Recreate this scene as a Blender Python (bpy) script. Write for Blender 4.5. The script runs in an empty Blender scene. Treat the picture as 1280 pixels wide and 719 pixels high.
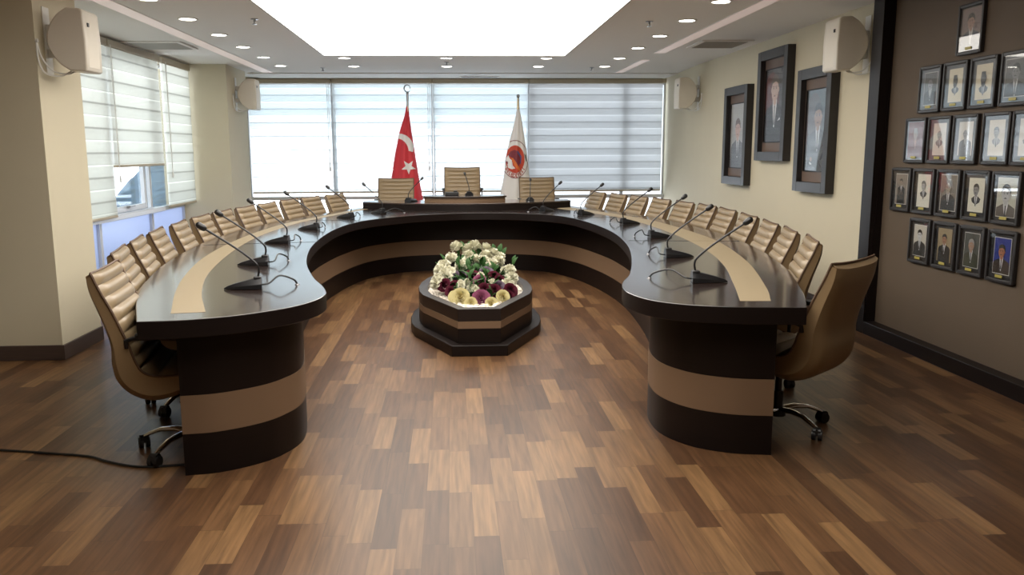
import bpy, bmesh, math, random
from mathutils import Vector, Matrix, noise
random.seed(7)
PI = math.pi
scene = bpy.context.scene
C = scene.collection

# ------------------------------------------------------------------ mesh builder
class MB:
    def __init__(s): s.v = []; s.f = []; s.m = []; s.s = []
    def add(s, vs, fs, mi=0, sm=False):
        o = len(s.v); s.v += [tuple(p) for p in vs]
        for f in fs: s.f.append([i + o for i in f]); s.m.append(mi); s.s.append(sm)
        return s
    def box(s, a, b, mi=0, M=None):
        (x0, y0, z0), (x1, y1, z1) = a, b
        vs = [Vector(p) for p in ((x0,y0,z0),(x1,y0,z0),(x1,y1,z0),(x0,y1,z0),(x0,y0,z1),(x1,y0,z1),(x1,y1,z1),(x0,y1,z1))]
        if M: vs = [M @ p for p in vs]
        return s.add(vs, [(0,3,2,1),(4,5,6,7),(0,1,5,4),(1,2,6,5),(2,3,7,6),(3,0,4,7)], mi)
    def prism(s, poly, z0, z1, mi=0, sm=False, side=None):
        A = sum(poly[i][0]*poly[(i+1)%len(poly)][1]-poly[(i+1)%len(poly)][0]*poly[i][1] for i in range(len(poly)))
        if A < 0: poly = poly[::-1]
        n = len(poly)
        s.add([(x, y, z0) for x, y in poly] + [(x, y, z1) for x, y in poly], [tuple(range(n))[::-1], tuple(range(n, 2*n))], mi)
        s.add([(x, y, z0) for x, y in poly] + [(x, y, z1) for x, y in poly], [(i, (i+1)%n, n+(i+1)%n, n+i) for i in range(n)], mi if side is None else side, sm)
        return s
    def grid(s, P, mi=0, sm=True, cu=False, cv=False):
        nu, nv = len(P), len(P[0]); fs = []
        for i in range(nu if cu else nu-1):
            for j in range(nv if cv else nv-1):
                a, b = (i+1) % nu, (j+1) % nv
                fs.append((i*nv+j, a*nv+j, a*nv+b, i*nv+b))
        return s.add([p for r in P for p in r], fs, mi, sm)
    def tube(s, path, r, n=8, mi=0, caps=True, sy=1.0):
        path = [Vector(p) for p in path]; rs = r if isinstance(r, (list, tuple)) else [r]*len(path)
        R = []; prev = None
        for i, p in enumerate(path):
            t = (path[min(i+1, len(path)-1)] - path[max(i-1, 0)]).normalized()
            if prev is None:
                up = Vector((0,0,1)) if abs(t.z) < .9 else Vector((1,0,0))
                a = t.cross(up).normalized()
            else: a = (prev - t*prev.dot(t)).normalized()
            prev = a; b = t.cross(a)
            R.append([p + (a*math.cos(2*PI*k/n) + b*math.sin(2*PI*k/n)*sy)*rs[i] for k in range(n)])
        s.grid(R, mi, True, cv=True)
        if caps:
            s.add(R[0], [tuple(range(n))], mi); s.add(R[-1], [tuple(range(n))[::-1]], mi)
        return s
    def lathe(s, prof, c=(0,0,0), n=20, mi=0, sm=True):
        R = [[(c[0]+r*math.cos(2*PI*k/n), c[1]+r*math.sin(2*PI*k/n), c[2]+z) for k in range(n)] for r, z in prof]
        return s.grid(R, mi, sm, cv=True)
    def ell(s, c, r, nu=10, nv=14, mi=0):
        R = [[(c[0]+r[0]*math.sin(PI*i/nu)*math.cos(2*PI*k/nv), c[1]+r[1]*math.sin(PI*i/nu)*math.sin(2*PI*k/nv), c[2]+r[2]*math.cos(PI*i/nu)) for k in range(nv)] for i in range(nu+1)]
        return s.grid(R, mi, True, cv=True)
    def mesh(s, name, mats):
        me = bpy.data.meshes.new(name); me.from_pydata(s.v, [], s.f)
        for m in (mats if isinstance(mats, (list, tuple)) else [mats]): me.materials.append(m)
        for p, mi, sm in zip(me.polygons, s.m, s.s): p.material_index = mi; p.use_smooth = sm
        bm = bmesh.new(); bm.from_mesh(me); bmesh.ops.remove_doubles(bm, verts=bm.verts, dist=1e-5)
        bmesh.ops.recalc_face_normals(bm, faces=bm.faces); bm.to_mesh(me); bm.free()
        me.set_sharp_from_angle(angle=math.radians(42)); me.update(); return me
    def build(s, name, mats, parent=None, bevel=0, **k):
        return link(name, s.mesh(name, mats), parent, bevel, **k)

def link(name, me, parent=None, bevel=0, loc=None, rot=None, label=None, seg=2):
    o = bpy.data.objects.new(name, me); C.objects.link(o)
    if parent: o.parent = parent
    if loc: o.location = loc
    if rot: o.rotation_euler = rot
    if label: o['label'] = label
    if bevel:
        b = o.modifiers.new('bevel', 'BEVEL'); b.width = bevel; b.segments = seg; b.limit_method = 'ANGLE'; b.angle_limit = math.radians(40)
    return o
def tag(o, label=None, cat=None, group=None, kind=None):
    if label: o['label'] = label
    if cat: o['category'] = cat
    if group: o['group'] = group
    if kind: o['kind'] = kind
    return o
def thing(name, label, cat, loc=(0,0,0), rz=0, group=None):
    o = bpy.data.objects.new(name, None); C.objects.link(o)
    o.location = loc; o.rotation_euler = (0, 0, rz); o.empty_display_size = .05
    return tag(o, label, cat, group)
def copy_tree(o, parent=None):
    c = o.copy(); C.objects.link(c)
    if parent: c.parent = parent
    for ch in list(o.children):
        if ch.name.split('.')[0] != 'cable': copy_tree(ch, c)
    return c
def struct(o): o['kind'] = 'structure'; return o
def cr(pts, k=6):
    P = [Vector(p) for p in pts]; P = [2*P[0]-P[1]] + P + [2*P[-1]-P[-2]]; out = []
    for i in range(1, len(P)-2):
        for j in range(k):
            t = j/k; a, b, c, d = P[i-1:i+3]
            out.append(tuple(.5*((2*b)+(c-a)*t+(2*a-5*b+4*c-d)*t*t+(3*b-a-3*c+d)*t**3)))
    out.append(tuple(P[-2])); return out

# ------------------------------------------------------------------ materials
def mat(name, col, rough=.5, metal=0, coat=0, spec=.5, bump=None, var=None, sheen=0, em=None):
    m = bpy.data.materials.new(name); m.use_nodes = True; N = m.node_tree.nodes; L = m.node_tree.links
    b = N['Principled BSDF']; b.inputs['Base Color'].default_value = (*col, 1); b.inputs['Roughness'].default_value = rough
    b.inputs['Metallic'].default_value = metal; b.inputs['Coat Weight'].default_value = coat; b.inputs['Coat Roughness'].default_value = .1; b.inputs['Coat IOR'].default_value = 1.6
    b.inputs['Specular IOR Level'].default_value = spec; b.inputs['Sheen Weight'].default_value = sheen
    if em: b.inputs['Emission Color'].default_value = (*em[0], 1); b.inputs['Emission Strength'].default_value = em[1]
    tc = None
    if var:   # (scale vec, amount)
        tc = N.new('ShaderNodeTexCoord'); mp = N.new('ShaderNodeMapping'); mp.inputs['Scale'].default_value = var[0]
        nz = N.new('ShaderNodeTexNoise'); nz.inputs['Scale'].default_value = 1; nz.inputs['Detail'].default_value = 5
        mx = N.new('ShaderNodeMix'); mx.data_type = 'RGBA'
        mx.inputs['A'].default_value = (*[c*(1-var[1]) for c in col], 1); mx.inputs['B'].default_value = (*[min(1, c*(1+var[1])) for c in col], 1)
        L.new(tc.outputs['Object'], mp.inputs['Vector']); L.new(mp.outputs[0], nz.inputs['Vector']); L.new(nz.outputs['Fac'], mx.inputs['Factor']); L.new(mx.outputs['Result'], b.inputs['Base Color'])
    if bump:  # (scale, strength)
        tc = tc or N.new('ShaderNodeTexCoord'); nb = N.new('ShaderNodeTexNoise'); nb.inputs['Scale'].default_value = bump[0]; nb.inputs['Detail'].default_value = 3
        bp = N.new('ShaderNodeBump'); bp.inputs['Strength'].default_value = bump[1]; bp.inputs['Distance'].default_value = .01
        L.new(tc.outputs['Object'], nb.inputs['Vector']); L.new(nb.outputs['Fac'], bp.inputs['Height']); L.new(bp.outputs[0], b.inputs['Normal'])
    return m

def floor_mat():
    m = bpy.data.materials.new('strip_laminate'); m.use_nodes = True; N = m.node_tree.nodes; L = m.node_tree.links
    b = N['Principled BSDF']
    def n(t, **k):
        x = N.new(t)
        for a, v in k.items(): setattr(x, a, v)
        return x
    def ma(op, a, bb=None, c=None):
        x = n('ShaderNodeMath', operation=op)
        for i, v in enumerate((a, bb, c)):
            if v is None: continue
            if isinstance(v, (int, float)): x.inputs[i].default_value = v
            else: L.new(v, x.inputs[i])
        return x.outputs[0]
    tc = n('ShaderNodeTexCoord'); sp = n('ShaderNodeSeparateXYZ'); L.new(tc.outputs['Object'], sp.inputs[0])
    u = ma('DIVIDE', ma('ADD', sp.outputs[0], .03), .1); iu = ma('FLOOR', u)
    wn = n('ShaderNodeTexWhiteNoise', noise_dimensions='1D'); L.new(iu, wn.inputs['W'])
    v = ma('ADD', ma('DIVIDE', sp.outputs[1], .52), ma('MULTIPLY', wn.outputs['Value'], 7.3)); iv = ma('FLOOR', v)
    cb = n('ShaderNodeCombineXYZ'); L.new(iu, cb.inputs[0]); L.new(iv, cb.inputs[1])
    w2 = n('ShaderNodeTexWhiteNoise', noise_dimensions='3D'); L.new(cb.outputs[0], w2.inputs['Vector'])
    ramp = n('ShaderNodeValToRGB'); r = ramp.color_ramp
    r.elements[0].position = 0; r.elements[0].color = (.080, .037, .017, 1)
    r.elements[1].position = 1; r.elements[1].color = (.235, .128, .055, 1)
    for p, c in ((.3, (.105, .050, .023, 1)), (.6, (.148, .074, .033, 1)), (.82, (.182, .096, .042, 1))):
        e = r.elements.new(p); e.color = c
    L.new(w2.outputs['Value'], ramp.inputs[0])
    mp = n('ShaderNodeMapping'); mp.inputs['Scale'].default_value = (48, 2.6, 0)
    ad = n('ShaderNodeVectorMath', operation='ADD'); sc = n('ShaderNodeVectorMath', operation='SCALE'); sc.inputs['Scale'].default_value = 9
    L.new(w2.outputs['Color'], sc.inputs[0]); L.new(tc.outputs['Object'], ad.inputs[0]); L.new(sc.outputs[0], ad.inputs[1]); L.new(ad.outputs[0], mp.inputs['Vector'])
    nz = n('ShaderNodeTexNoise'); nz.inputs['Scale'].default_value = 1; nz.inputs['Detail'].default_value = 4; nz.inputs['Distortion'].default_value = .2; L.new(mp.outputs[0], nz.inputs['Vector'])
    g = ma('MULTIPLY_ADD', nz.outputs['Fac'], 1.15, .20)
    mp2 = n('ShaderNodeMapping'); mp2.inputs['Scale'].default_value = (14, 1.6, 1); L.new(ad.outputs[0], mp2.inputs['Vector'])
    nz2 = n('ShaderNodeTexNoise'); nz2.inputs['Scale'].default_value = 1; nz2.inputs['Detail'].default_value = 3; nz2.inputs['Distortion'].default_value = 1.5; L.new(mp2.outputs[0], nz2.inputs['Vector'])
    g = ma('MULTIPLY', g, ma('MULTIPLY_ADD', nz2.outputs['Fac'], .5, .75))
    fu = ma('FRACT', u); fv = ma('FRACT', v)
    eu = ma('GREATER_THAN', ma('ABSOLUTE', ma('SUBTRACT', fu, .5)), .489); ev = ma('GREATER_THAN', ma('ABSOLUTE', ma('SUBTRACT', fv, .5)), .4965)
    g = ma('MULTIPLY', g, ma('SUBTRACT', 1, ma('MULTIPLY', ma('MAXIMUM', eu, ev), .32)))
    mx = n('ShaderNodeVectorMath', operation='SCALE'); L.new(ramp.outputs[0], mx.inputs[0]); L.new(g, mx.inputs['Scale'])
    L.new(mx.outputs[0], b.inputs['Base Color'])
    b.inputs['Roughness'].default_value = .36; b.inputs['Specular IOR Level'].default_value = .27
    return m

def blind_mat(name, see, colA, colB, period=.22, trans=.75, two=.88):
    """day-night roller fabric: alternating woven and sheer bands, each edged with a thin seam"""
    m = bpy.data.materials.new(name); m.use_nodes = True; N = m.node_tree.nodes; L = m.node_tree.links
    N.remove(N['Principled BSDF']); out = N['Material Output']
    tc = N.new('ShaderNodeTexCoord'); sp = N.new('ShaderNodeSeparateXYZ'); L.new(tc.outputs['Object'], sp.inputs[0])
    d = N.new('ShaderNodeMath'); d.operation = 'DIVIDE'; d.inputs[1].default_value = period; L.new(sp.outputs[2], d.inputs[0])
    f = N.new('ShaderNodeMath'); f.operation = 'FRACT'; L.new(d.outputs[0], f.inputs[0])
    r = N.new('ShaderNodeValToRGB'); c = r.color_ramp; c.interpolation = 'LINEAR'
    pts = [(0, .6), (.03, .6), (.05, 1), (.46, 1), (.48, 1.35), (.52, 1.35), (.54, .65), (.57, two), (.95, two), (.98, .6)]
    c.elements[0].position = 0; c.elements[1].position = 1
    for e, (p, v) in zip(c.elements, ((0, .6), (1, .6))): e.color = (v*.5, v*.5, v*.5, 1)
    for p, v in pts[1:]:
        e = c.elements.new(p); e.color = (v*.5, v*.5, v*.5, 1)
    L.new(f.outputs[0], r.inputs[0])
    s2 = N.new('ShaderNodeMath'); s2.operation = 'MULTIPLY'; s2.inputs[1].default_value = 2; L.new(r.outputs[0], s2.inputs[0])
    vm = N.new('ShaderNodeVectorMath'); vm.operation = 'SCALE'; vm.inputs[0].default_value = colA; L.new(s2.outputs[0], vm.inputs['Scale'])
    mn = N.new('ShaderNodeVectorMath'); mn.operation = 'MINIMUM'; mn.inputs[1].default_value = (.95, .95, .95); L.new(vm.outputs[0], mn.inputs[0])
    tr = N.new('ShaderNodeBsdfTranslucent'); L.new(mn.outputs[0], tr.inputs[0])
    df = N.new('ShaderNodeBsdfDiffuse'); df.inputs[0].default_value = (*colB, 1)
    m1 = N.new('ShaderNodeMixShader'); m1.inputs[0].default_value = trans; L.new(df.outputs[0], m1.inputs[1]); L.new(tr.outputs[0], m1.inputs[2])
    tp = N.new('ShaderNodeBsdfTransparent')
    m2 = N.new('ShaderNodeMixShader'); L.new(m1.outputs[0], m2.inputs[1]); L.new(tp.outputs[0], m2.inputs[2])
    sm = N.new('ShaderNodeMath'); sm.operation = 'MULTIPLY'; sm.inputs[1].default_value = see; L.new(s2.outputs[0], sm.inputs[0]); L.new(sm.outputs[0], m2.inputs[0])
    L.new(m2.outputs[0], out.inputs[0]); return m

def glass_mat(name, tint=(1,1,1), gl=.06, rough=.02, frost=0, fr=.5):
    m = bpy.data.materials.new(name); m.use_nodes = True; N = m.node_tree.nodes; L = m.node_tree.links
    N.remove(N['Principled BSDF']); out = N['Material Output']
    tp = N.new('ShaderNodeBsdfTransparent'); tp.inputs[0].default_value = (*tint, 1)
    last = tp
    if frost:
        tl = N.new('ShaderNodeBsdfTranslucent'); tl.inputs[0].default_value = (*tint, 1)
        mm = N.new('ShaderNodeMixShader'); mm.inputs[0].default_value = frost; L.new(tp.outputs[0], mm.inputs[1]); L.new(tl.outputs[0], mm.inputs[2]); last = mm
    g = N.new('ShaderNodeBsdfGlossy'); g.inputs['Roughness'].default_value = rough
    lw = N.new('ShaderNodeLayerWeight'); lw.inputs[0].default_value = .25
    ad = N.new('ShaderNodeMath'); ad.operation = 'MULTIPLY_ADD'; ad.inputs[1].default_value = fr; ad.inputs[2].default_value = gl; L.new(lw.outputs['Fresnel'], ad.inputs[0])
    mx = N.new('ShaderNodeMixShader'); L.new(ad.outputs[0], mx.inputs[0]); L.new(last.outputs[0], mx.inputs[1]); L.new(g.outputs[0], mx.inputs[2])
    L.new(mx.outputs[0], out.inputs[0]); return m

M = {}
M['floor'] = floor_mat()
M['wall'] = mat('cream_wallpaper', (.60, .54, .40), .8, bump=(260, .12), var=((3, 3, 3), .03))
M['ceil'] = mat('ceiling_paint', (.82, .80, .77), .9)
M['niche'] = mat('brown_wall_panel', (.10, .070, .045), .75, bump=(220, .15), var=((4, 4, 4), .06))
M['espresso'] = mat('espresso_wood', (.0075, .0042, .0036), .42, spec=.25, var=((3, 3, 90), .25))
M['espresso_top'] = mat('espresso_table_top', (.026, .015, .012), .24, coat=.9, var=((5, 60, 5), .2))
M['espresso_rim'] = mat('espresso_rim', (.014, .009, .008), .38, spec=.4)
M['frame_wood'] = mat('charcoal_frame_wood', (.022, .019, .019), .45, var=((60, 60, 4), .2))
M['skirt'] = mat('dark_skirting', (.06, .038, .03), .5, var=((4, 4, 90), .3))
M['beige'] = mat('beige_inlay', (.29, .228, .14), .45, bump=(600, .05))
M['beige_d'] = mat('beige_band', (.185, .115, .068), .55, spec=.3)
M['leather'] = mat('tan_leather', (.25, .182, .105), .34, bump=(180, .08), spec=.5)
M['shell'] = mat('tan_leather_shell', (.27, .182, .094), .42, bump=(180, .08))
M['piping'] = mat('brown_piping', (.1, .055, .03), .5)
M['chrome'] = mat('chrome', (.75, .73, .7), .12, metal=1)
M['blackp'] = mat('black_plastic', (.012, .012, .013), .35)
M['blackm'] = mat('black_satin_metal', (.015, .015, .017), .3, metal=.3)
M['spk'] = mat('cream_speaker_plastic', (.74, .68, .58), .4)
M['spk2'] = mat('cream_grille', (.78, .72, .62), .5)
M['whitep'] = mat('white_plastic', (.75, .74, .7), .4)
M['alu'] = mat('pale_aluminium', (.62, .64, .68), .35, metal=.3)
M['trimc'] = mat('beige_blind_cassette', (.46, .40, .30), .5)
M['strip'] = mat('acrylic_strip', (.88, .78, .74), .5, em=((1, .8, .74), .12))
M['vent'] = mat('grille_grey', (.42, .41, .39), .5)
M['dark'] = mat('dark_void', (.012, .012, .012), .8)
M['glass'] = glass_mat('window_glass', (.95, .98, 1), .02)
M['frost'] = glass_mat('frosted_glass', (.55, .6, .75), .02, .2, frost=.9)
M['pglass'] = glass_mat('picture_glass', (1, 1, 1), .012, .02, fr=.16)
M['blindA'] = blind_mat('zebra_fabric_open', .42, (.66, .70, .72), (.7, .7, .68))
M['blindB'] = blind_mat('zebra_fabric_dense', .10, (.60, .60, .605), (.6, .6, .6))
M['blindC'] = blind_mat('zebra_fabric_side', .10, (.68, .68, .635), (.74, .72, .66), period=.25, two=.95)
M['panel'] = mat('luminous_ceiling', (.9, .9, .88), .6, em=((1, .945, .86), 2.75))
M['lamp'] = mat('downlight_diffuser', (1, 1, 1), .5, em=((1, .95, .88), 9))
M['red'] = mat('red_flag_satin', (.60, .022, .035), .6, sheen=.3)
M['flagw'] = mat('white_flag_satin', (.80, .77, .74), .6, sheen=.3)
M['brass'] = mat('pale_brass', (.6, .5, .32), .3, metal=1)
M['steel'] = mat('steel', (.35, .35, .36), .3, metal=1)
M['pebble'] = mat('white_pebble', (.72, .66, .58), .6)
M['mum'] = mat('white_petal', (.74, .72, .58), .7, spec=.15)
M['cream'] = mat('cream_petal', (.60, .53, .27), .7, spec=.15)
M['cream_deep'] = mat('deep_cream_petal', (.50, .38, .13), .7, spec=.15)
M['purple'] = mat('purple_petal', (.085, .010, .024), .7, spec=.15)
M['wine'] = mat('wine_petal', (.03, .004, .01), .7, spec=.1)
M['petedge2'] = mat('grey_plum_edge', (.15, .11, .15), .7, spec=.1)
M['plum'] = mat('dusky_plum_petal', (.075, .05, .07), .7, spec=.15)
M['petedge'] = mat('pink_petal_edge', (.26, .075, .14), .7, spec=.15)
M['leaf'] = mat('leaf_green', (.022, .065, .014), .6, spec=.15)
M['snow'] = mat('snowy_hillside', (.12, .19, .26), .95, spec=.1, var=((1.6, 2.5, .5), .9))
_cc = {}
def colm(c, rough=.6):
    k = (tuple(round(x, 3) for x in c), rough)
    if k not in _cc: _cc[k] = mat('print_colour', c, rough)
    return _cc[k]

# ------------------------------------------------------------------ room
CZ = 2.70
o = MB().box((-6, -3.2, -.12), (4.3, 14.6, 0)).build('floor', M['floor']); struct(o)
o = MB().box((-6, -3.2, CZ), (4.3, 14.6, CZ+.15)).build('ceiling', M['ceil']); struct(o)
# left: near wall, first pillar, second pillar and its step to the back window
b = MB(); b.box((-5.4, -3.1, 0), (-5.3, 6.12, CZ)); b.prism([(-5.4, 6.12), (-2.87, 6.12), (-2.87, 6.80), (-3.66, 6.80), (-3.66, 6.95), (-5.4, 6.95)], 0, CZ)
b.prism([(-4.0, 11.92), (-3.08, 11.92), (-3.08, 13.02), (-3.36, 13.02), (-3.36, 14.3), (-4.0, 14.3)], 0, CZ)
struct(b.build('wall_left', M['wall']))
b = MB(); b.prism([(3.5, 6.56), (3.5, 12.0), (3.6, 14.05), (3.6, 14.3), (4.2, 14.3), (4.2, 6.56)], 0, CZ); b.box((3.5, -3.1, 0), (4.2, 6.56, CZ))
struct(b.build('wall_right', M['wall']))
struct(MB().box((-5.4, -3.2, 0), (4.2, -3.1, CZ)).build('wall_rear', M['wall']))
struct(MB().box((-3.36, 14.05, 2.62), (3.6, 14.3, CZ)).build('wall_back', M['wall']))
# brown panel niche on the right with its espresso surround
struct(MB().box((3.478, .3, .1), (3.5, 6.57, CZ)).build('wall_panel_right', M['niche']))
b = MB(); b.box((3.38, 6.555, 0), (3.5, 6.72, CZ)); b.box((3.38, .3, 0), (3.478, 6.555, .102)); b.box((3.38, .14, 0), (3.5, .3, CZ))
struct(b.build('trim_1', M['espresso'], bevel=.003))
struct(MB().prism([(3.478, 6.72), (3.5, 6.72), (3.5, 12.0), (3.6, 14.05), (3.58, 14.05), (3.478, 12.0)], 0, .115).build('baseboard_right', M['skirt'], bevel=.003))
b = MB(); t = .016
b.prism([(-5.3, 6.12), (-5.3, 6.12-t), (-2.87+t, 6.12-t), (-2.87+t, 6.80), (-2.87, 6.80), (-2.87, 6.12)], 0, .112)
b.prism([(-3.6, 11.92-t), (-3.08+t, 11.92-t), (-3.08+t, 13.02), (-3.08, 13.02), (-3.08, 11.92), (-3.6, 11.92)], 0, .112)
struct(b.build('baseboard_left', M['skirt'], bevel=.003))
# ceiling edge strip before the back window
struct(MB().box((-3.08, 13.17, CZ-.014), (3.56, 14.04, CZ)).build('trim_2', M['ceil'], bevel=.002))
struct(MB().box((-3.66, 6.95, 2.62), (-3.9, 11.92, CZ)).build('trim_3', M['wall']))

# windows -------------------------------------------------------------
def window(name, w, z0, z1, loc, rz, splits, frost_below=None, fr=.03, d=.07):
    """local x along the wall, z up, room side at -y; splits = transom heights"""
    b = MB(); b.box((0, 0, z0), (fr, d, z1)); b.box((w-fr, 0, z0), (w, d, z1)); b.box((fr, 0, z0), (w-fr, d, z0+fr)); b.box((fr, 0, z1-fr), (w-fr, d, z1))
    for s_ in splits: b.box((fr, 0, s_-.025), (w-fr, d, s_+.025))
    o = b.build(name, M['alu'], loc=loc, rot=(0, 0, rz)); struct(o)
    zs = [z0+fr] + sum([[s_-.025, s_+.025] for s_ in splits], []) + [z1-fr]
    for i in range(0, len(zs), 2):
        mt = M['frost'] if frost_below and zs[i+1] <= frost_below+.05 else M['glass']
        MB().box((fr, d*.45, zs[i]), (w-fr, d*.55, zs[i+1])).build('pane', mt, o)
    return o
bx = [-3.35, -1.94, -.30, 1.29, 2.88, 3.6]
for i in range(5):
    window('window_%d' % (i+1), bx[i+1]-bx[i]-.004, 0, 2.62, (bx[i]+.002, 14.1, 0), 0, [.745])
ly = [6.97, 9.05, 10.62, 11.9]
for i in range(3):
    window('window_%d' % (i+6), ly[i+1]-ly[i]-.004, 0, 2.62, (-3.74, ly[i]+.002, 0), PI/2, [.79], frost_below=.8)
# the opening casement in the middle left window, with sash and lever handle
w = bpy.data.objects['window_7']
MB().box((.07, -.02, .84), (.12, .03, 2.55)).box((1.30, -.02, .84), (1.36, .03, 2.55)).box((.12, -.02, .84), (1.30, .03, .90)).box((.12, -.02, 2.49), (1.30, .03, 2.55)).build('sash', M['alu'], w, bevel=.004)
MB().box((1.365, -.012, .84), (1.385, .02, 2.55)).build('gasket', M['dark'], w)
MB().box((.69, -.05, .875), (.72, -.02, .905)).box((.70, -.062, .885), (.86, -.045, .905)).build('handle', M['steel'], w, bevel=.003)
struct(MB().box((-3.72, 6.97, .785), (-3.60, 10.70, .835)).build('trim_4', M['alu'], bevel=.004))
struct(MB().box((-3.35, 14.02, .715), (3.59, 14.1, .775)).build('trim_5', M['alu'], bevel=.004))

# blinds --------------------------------------------------------------
def blind(label, w, ztop, zbot, loc, rz, fab, group, chain=None):
    """day-night roller blind: cassette, double fabric, bottom rail, bead chain"""
    t = thing('roller_blind', label, 'blind', loc, rz, group)
    b = MB(); P = [[(x, -.030 + .0015*math.sin(i*1.3+x*2), zbot + (ztop-zbot)*i/30) for x in (0, w*.25, w*.5, w*.75, w)] for i in range(31)]
    b.grid(P); b.grid([[(x, y+.018, z) for x, y, z in r] for r in P]); b.build('fabric', fab, t)
    MB().box((-.005, -.055, ztop), (w+.005, .02, ztop+.078)).build('cassette', M['trimc'], t, bevel=.012)
    MB().box((0, -.038, zbot-.028), (w, -.004, zbot)).build('bottom_rail', M['trimc'], t, bevel=.006)
    if chain is not None:
        b = MB(); b.tube([(chain, -.06, ztop+.02), (chain, -.062, ztop-.8), (chain+.01, -.062, chain and 1.25)], .0035, 6)
        b.tube([(chain+.025, -.06, ztop+.02), (chain+.025, -.062, ztop-.8), (chain+.015, -.062, 1.25)], .0035, 6); b.box((chain, -.07, 1.19), (chain+.025, -.055, 1.26))
        b.build('pull_chain', M['whitep'], t)
    return t
g1 = 'day and night blinds on the back window wall'
names = ['white banded roller blind at the left end of the back window, beside the pillar', 'white banded roller blind behind the left of the red flag',
         'white banded roller blind behind the middle chair on the dais', 'wide grey white banded roller blind at the right end of the back window']
for (x0, x1), nm, fb, ch in zip([(-3.28, -1.952), (-1.928, -.312), (-.288, 1.278), (1.302, 3.53)], names, ['blindA', 'blindA', 'blindA', 'blindB'], [1.27, 1.55, None, None]):
    blind(nm, x1-x0, 2.605, .855, (x0, 14.03, 0), 0, M[fb], g1, ch)
g2 = 'day and night blinds on the left window wall'
for (y0, y1, zb), nm, ch in zip([(7.0, 9.09, .85), (9.12, 10.66, 1.375), (10.79, 11.87, .845)],
        ['banded white roller blind next to the near left pillar, drawn fully down', 'half raised banded white roller blind above the clear pane of the left window', 'narrow banded white roller blind next to the far left pillar'], [None, .03, .06]):
    blind(nm, y1-y0, 2.60, zb, (-3.60, y0, 0), PI/2, M['blindC'], g2, ch)

# snow-covered hillside outside the left window
b = MB(); P = []
for i in range(30):
    r = []
    for j in range(30):
        y = 22+i*.8; x = -.29*y-j*.5; q = abs(x)
        z = .75-(q-15.3)*1.2 if q > 15.3 else .75+(15.3-q)*.3
        r.append((x, y, z - .42*max(0, 42-y) + .35*noise.noise(Vector((i*.4, j*.4, 0)))))
    P.append(r)
b.grid(P); struct(tag(b.build('hillside', M['snow'])))

# ceiling fittings ------------------------------------------------------
t = thing('luminous_ceiling_panel', 'large rectangular glowing white light panel in the middle of the ceiling', 'ceiling light', (-.06, 6.27, CZ))
MB().box((-1.5, -4.47, -.012), (1.5, 4.47, -.002)).build('diffuser', M['panel'], t)
b = MB()
for a in (((-1.515, -4.485, -.014), (-1.5, 4.485, 0)), ((1.5, -4.485, -.014), (1.515, 4.485, 0)), ((-1.5, 4.47, -.014), (1.5, 4.485, 0)), ((-1.5, -4.485, -.014), (1.5, -4.47, 0))): b.box(*a)
b.build('edge_trim', M['vent'], t)
def strip(label, x0, x1, y0, y1):
    t = thing('ceiling_strip_light', label, 'ceiling light', ((x0+x1)/2, (y0+y1)/2, CZ), 0, 'long narrow ceiling strips')
    w, h = (x1-x0)/2, (y1-y0)/2
    MB().box((-w, -h, -.006), (w, h, 0)).build('diffuser', M['strip'], t)
    MB().box((-w-.008, -h-.008, -.004), (-w, h+.008, 0)).box((w, -h-.008, -.004), (w+.008, h+.008, 0)).build('edge', M['ceil'], t)
strip('long pinkish white strip let into the ceiling above the left chairs', -2.83, -2.68, 1.0, 13.1)
strip('long pinkish white strip let into the ceiling above the right chairs', 2.53, 2.66, 1.0, 10.5)
strip('short pinkish white strip in the ceiling near the right end of the back window', 2.55, 2.66, 11.3, 13.1)
def downlight(label, x, y, proto=[None]):
    if proto[0] is None:
        t = thing('downlight', label, 'downlight', (x, y, CZ), 0, 'round recessed downlights')
        MB().lathe([(.092, 0), (.092, -.006), (.075, -.008), (.070, -.002)], n=28).build('ring', M['whitep'], t)
        MB().lathe([(.0001, -.004), (.071, -.004)], n=28).build('lens', M['lamp'], t); proto[0] = t
    else:
        t = copy_tree(proto[0]); t.location = (x, y, CZ)
        t['label'] = label
    return t
side = ['nearest', 'second', 'third', 'fourth', 'fifth', 'sixth']
for k, y in enumerate((6.95, 7.96, 8.99, 9.99, 11.05, 12.11)): downlight('round downlight in the left ceiling row, %s the camera' % (side[k]+(' to' if k == 0 else ' from')), -2.37, y)
for k, y in enumerate((6.94, 7.93, 8.97, 10.0, 11.09, 12.15)): downlight('round downlight in the right ceiling row, %s the camera' % (side[k]+(' to' if k == 0 else ' from')), 2.21, y)
for x, n_ in ((-1.36, 'left'), (-.05, 'middle'), (1.255, 'right')):
    downlight('%s downlight of the three right along the edge of the glowing panel' % n_, x, 11.11)
    downlight('%s downlight of the three nearer the back window' % n_, x, 12.17)
def sprinkler(label, x, y, proto=[None]):
    if proto[0] is None:
        t = thing('ceiling_sprinkler', label, 'sprinkler', (x, y, CZ), 0, 'ceiling sprinklers')
        MB().lathe([(.035, 0), (.035, -.006), (.012, -.01), (.0001, -.01)], n=16).build('escutcheon', M['steel'], t)
        MB().lathe([(.012, -.01), (.01, -.04), (.022, -.045), (.022, -.05), (.0001, -.05)], n=12).build('sprinkler_head', M['steel'], t); proto[0] = t
    else: t = copy_tree(proto[0]); t.location = (x, y, CZ); t['label'] = label
sprinkler('small metal sprinkler in the ceiling left of the glowing panel', -1.77, 7.95)
sprinkler('small metal sprinkler behind the far left corner of the glowing panel', -1.83, 12.4)
sprinkler('small metal sprinkler in the ceiling right of the glowing panel', 1.87, 8.0)
sprinkler('small metal sprinkler behind the far right corner of the glowing panel', 2.05, 12.3)
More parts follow.
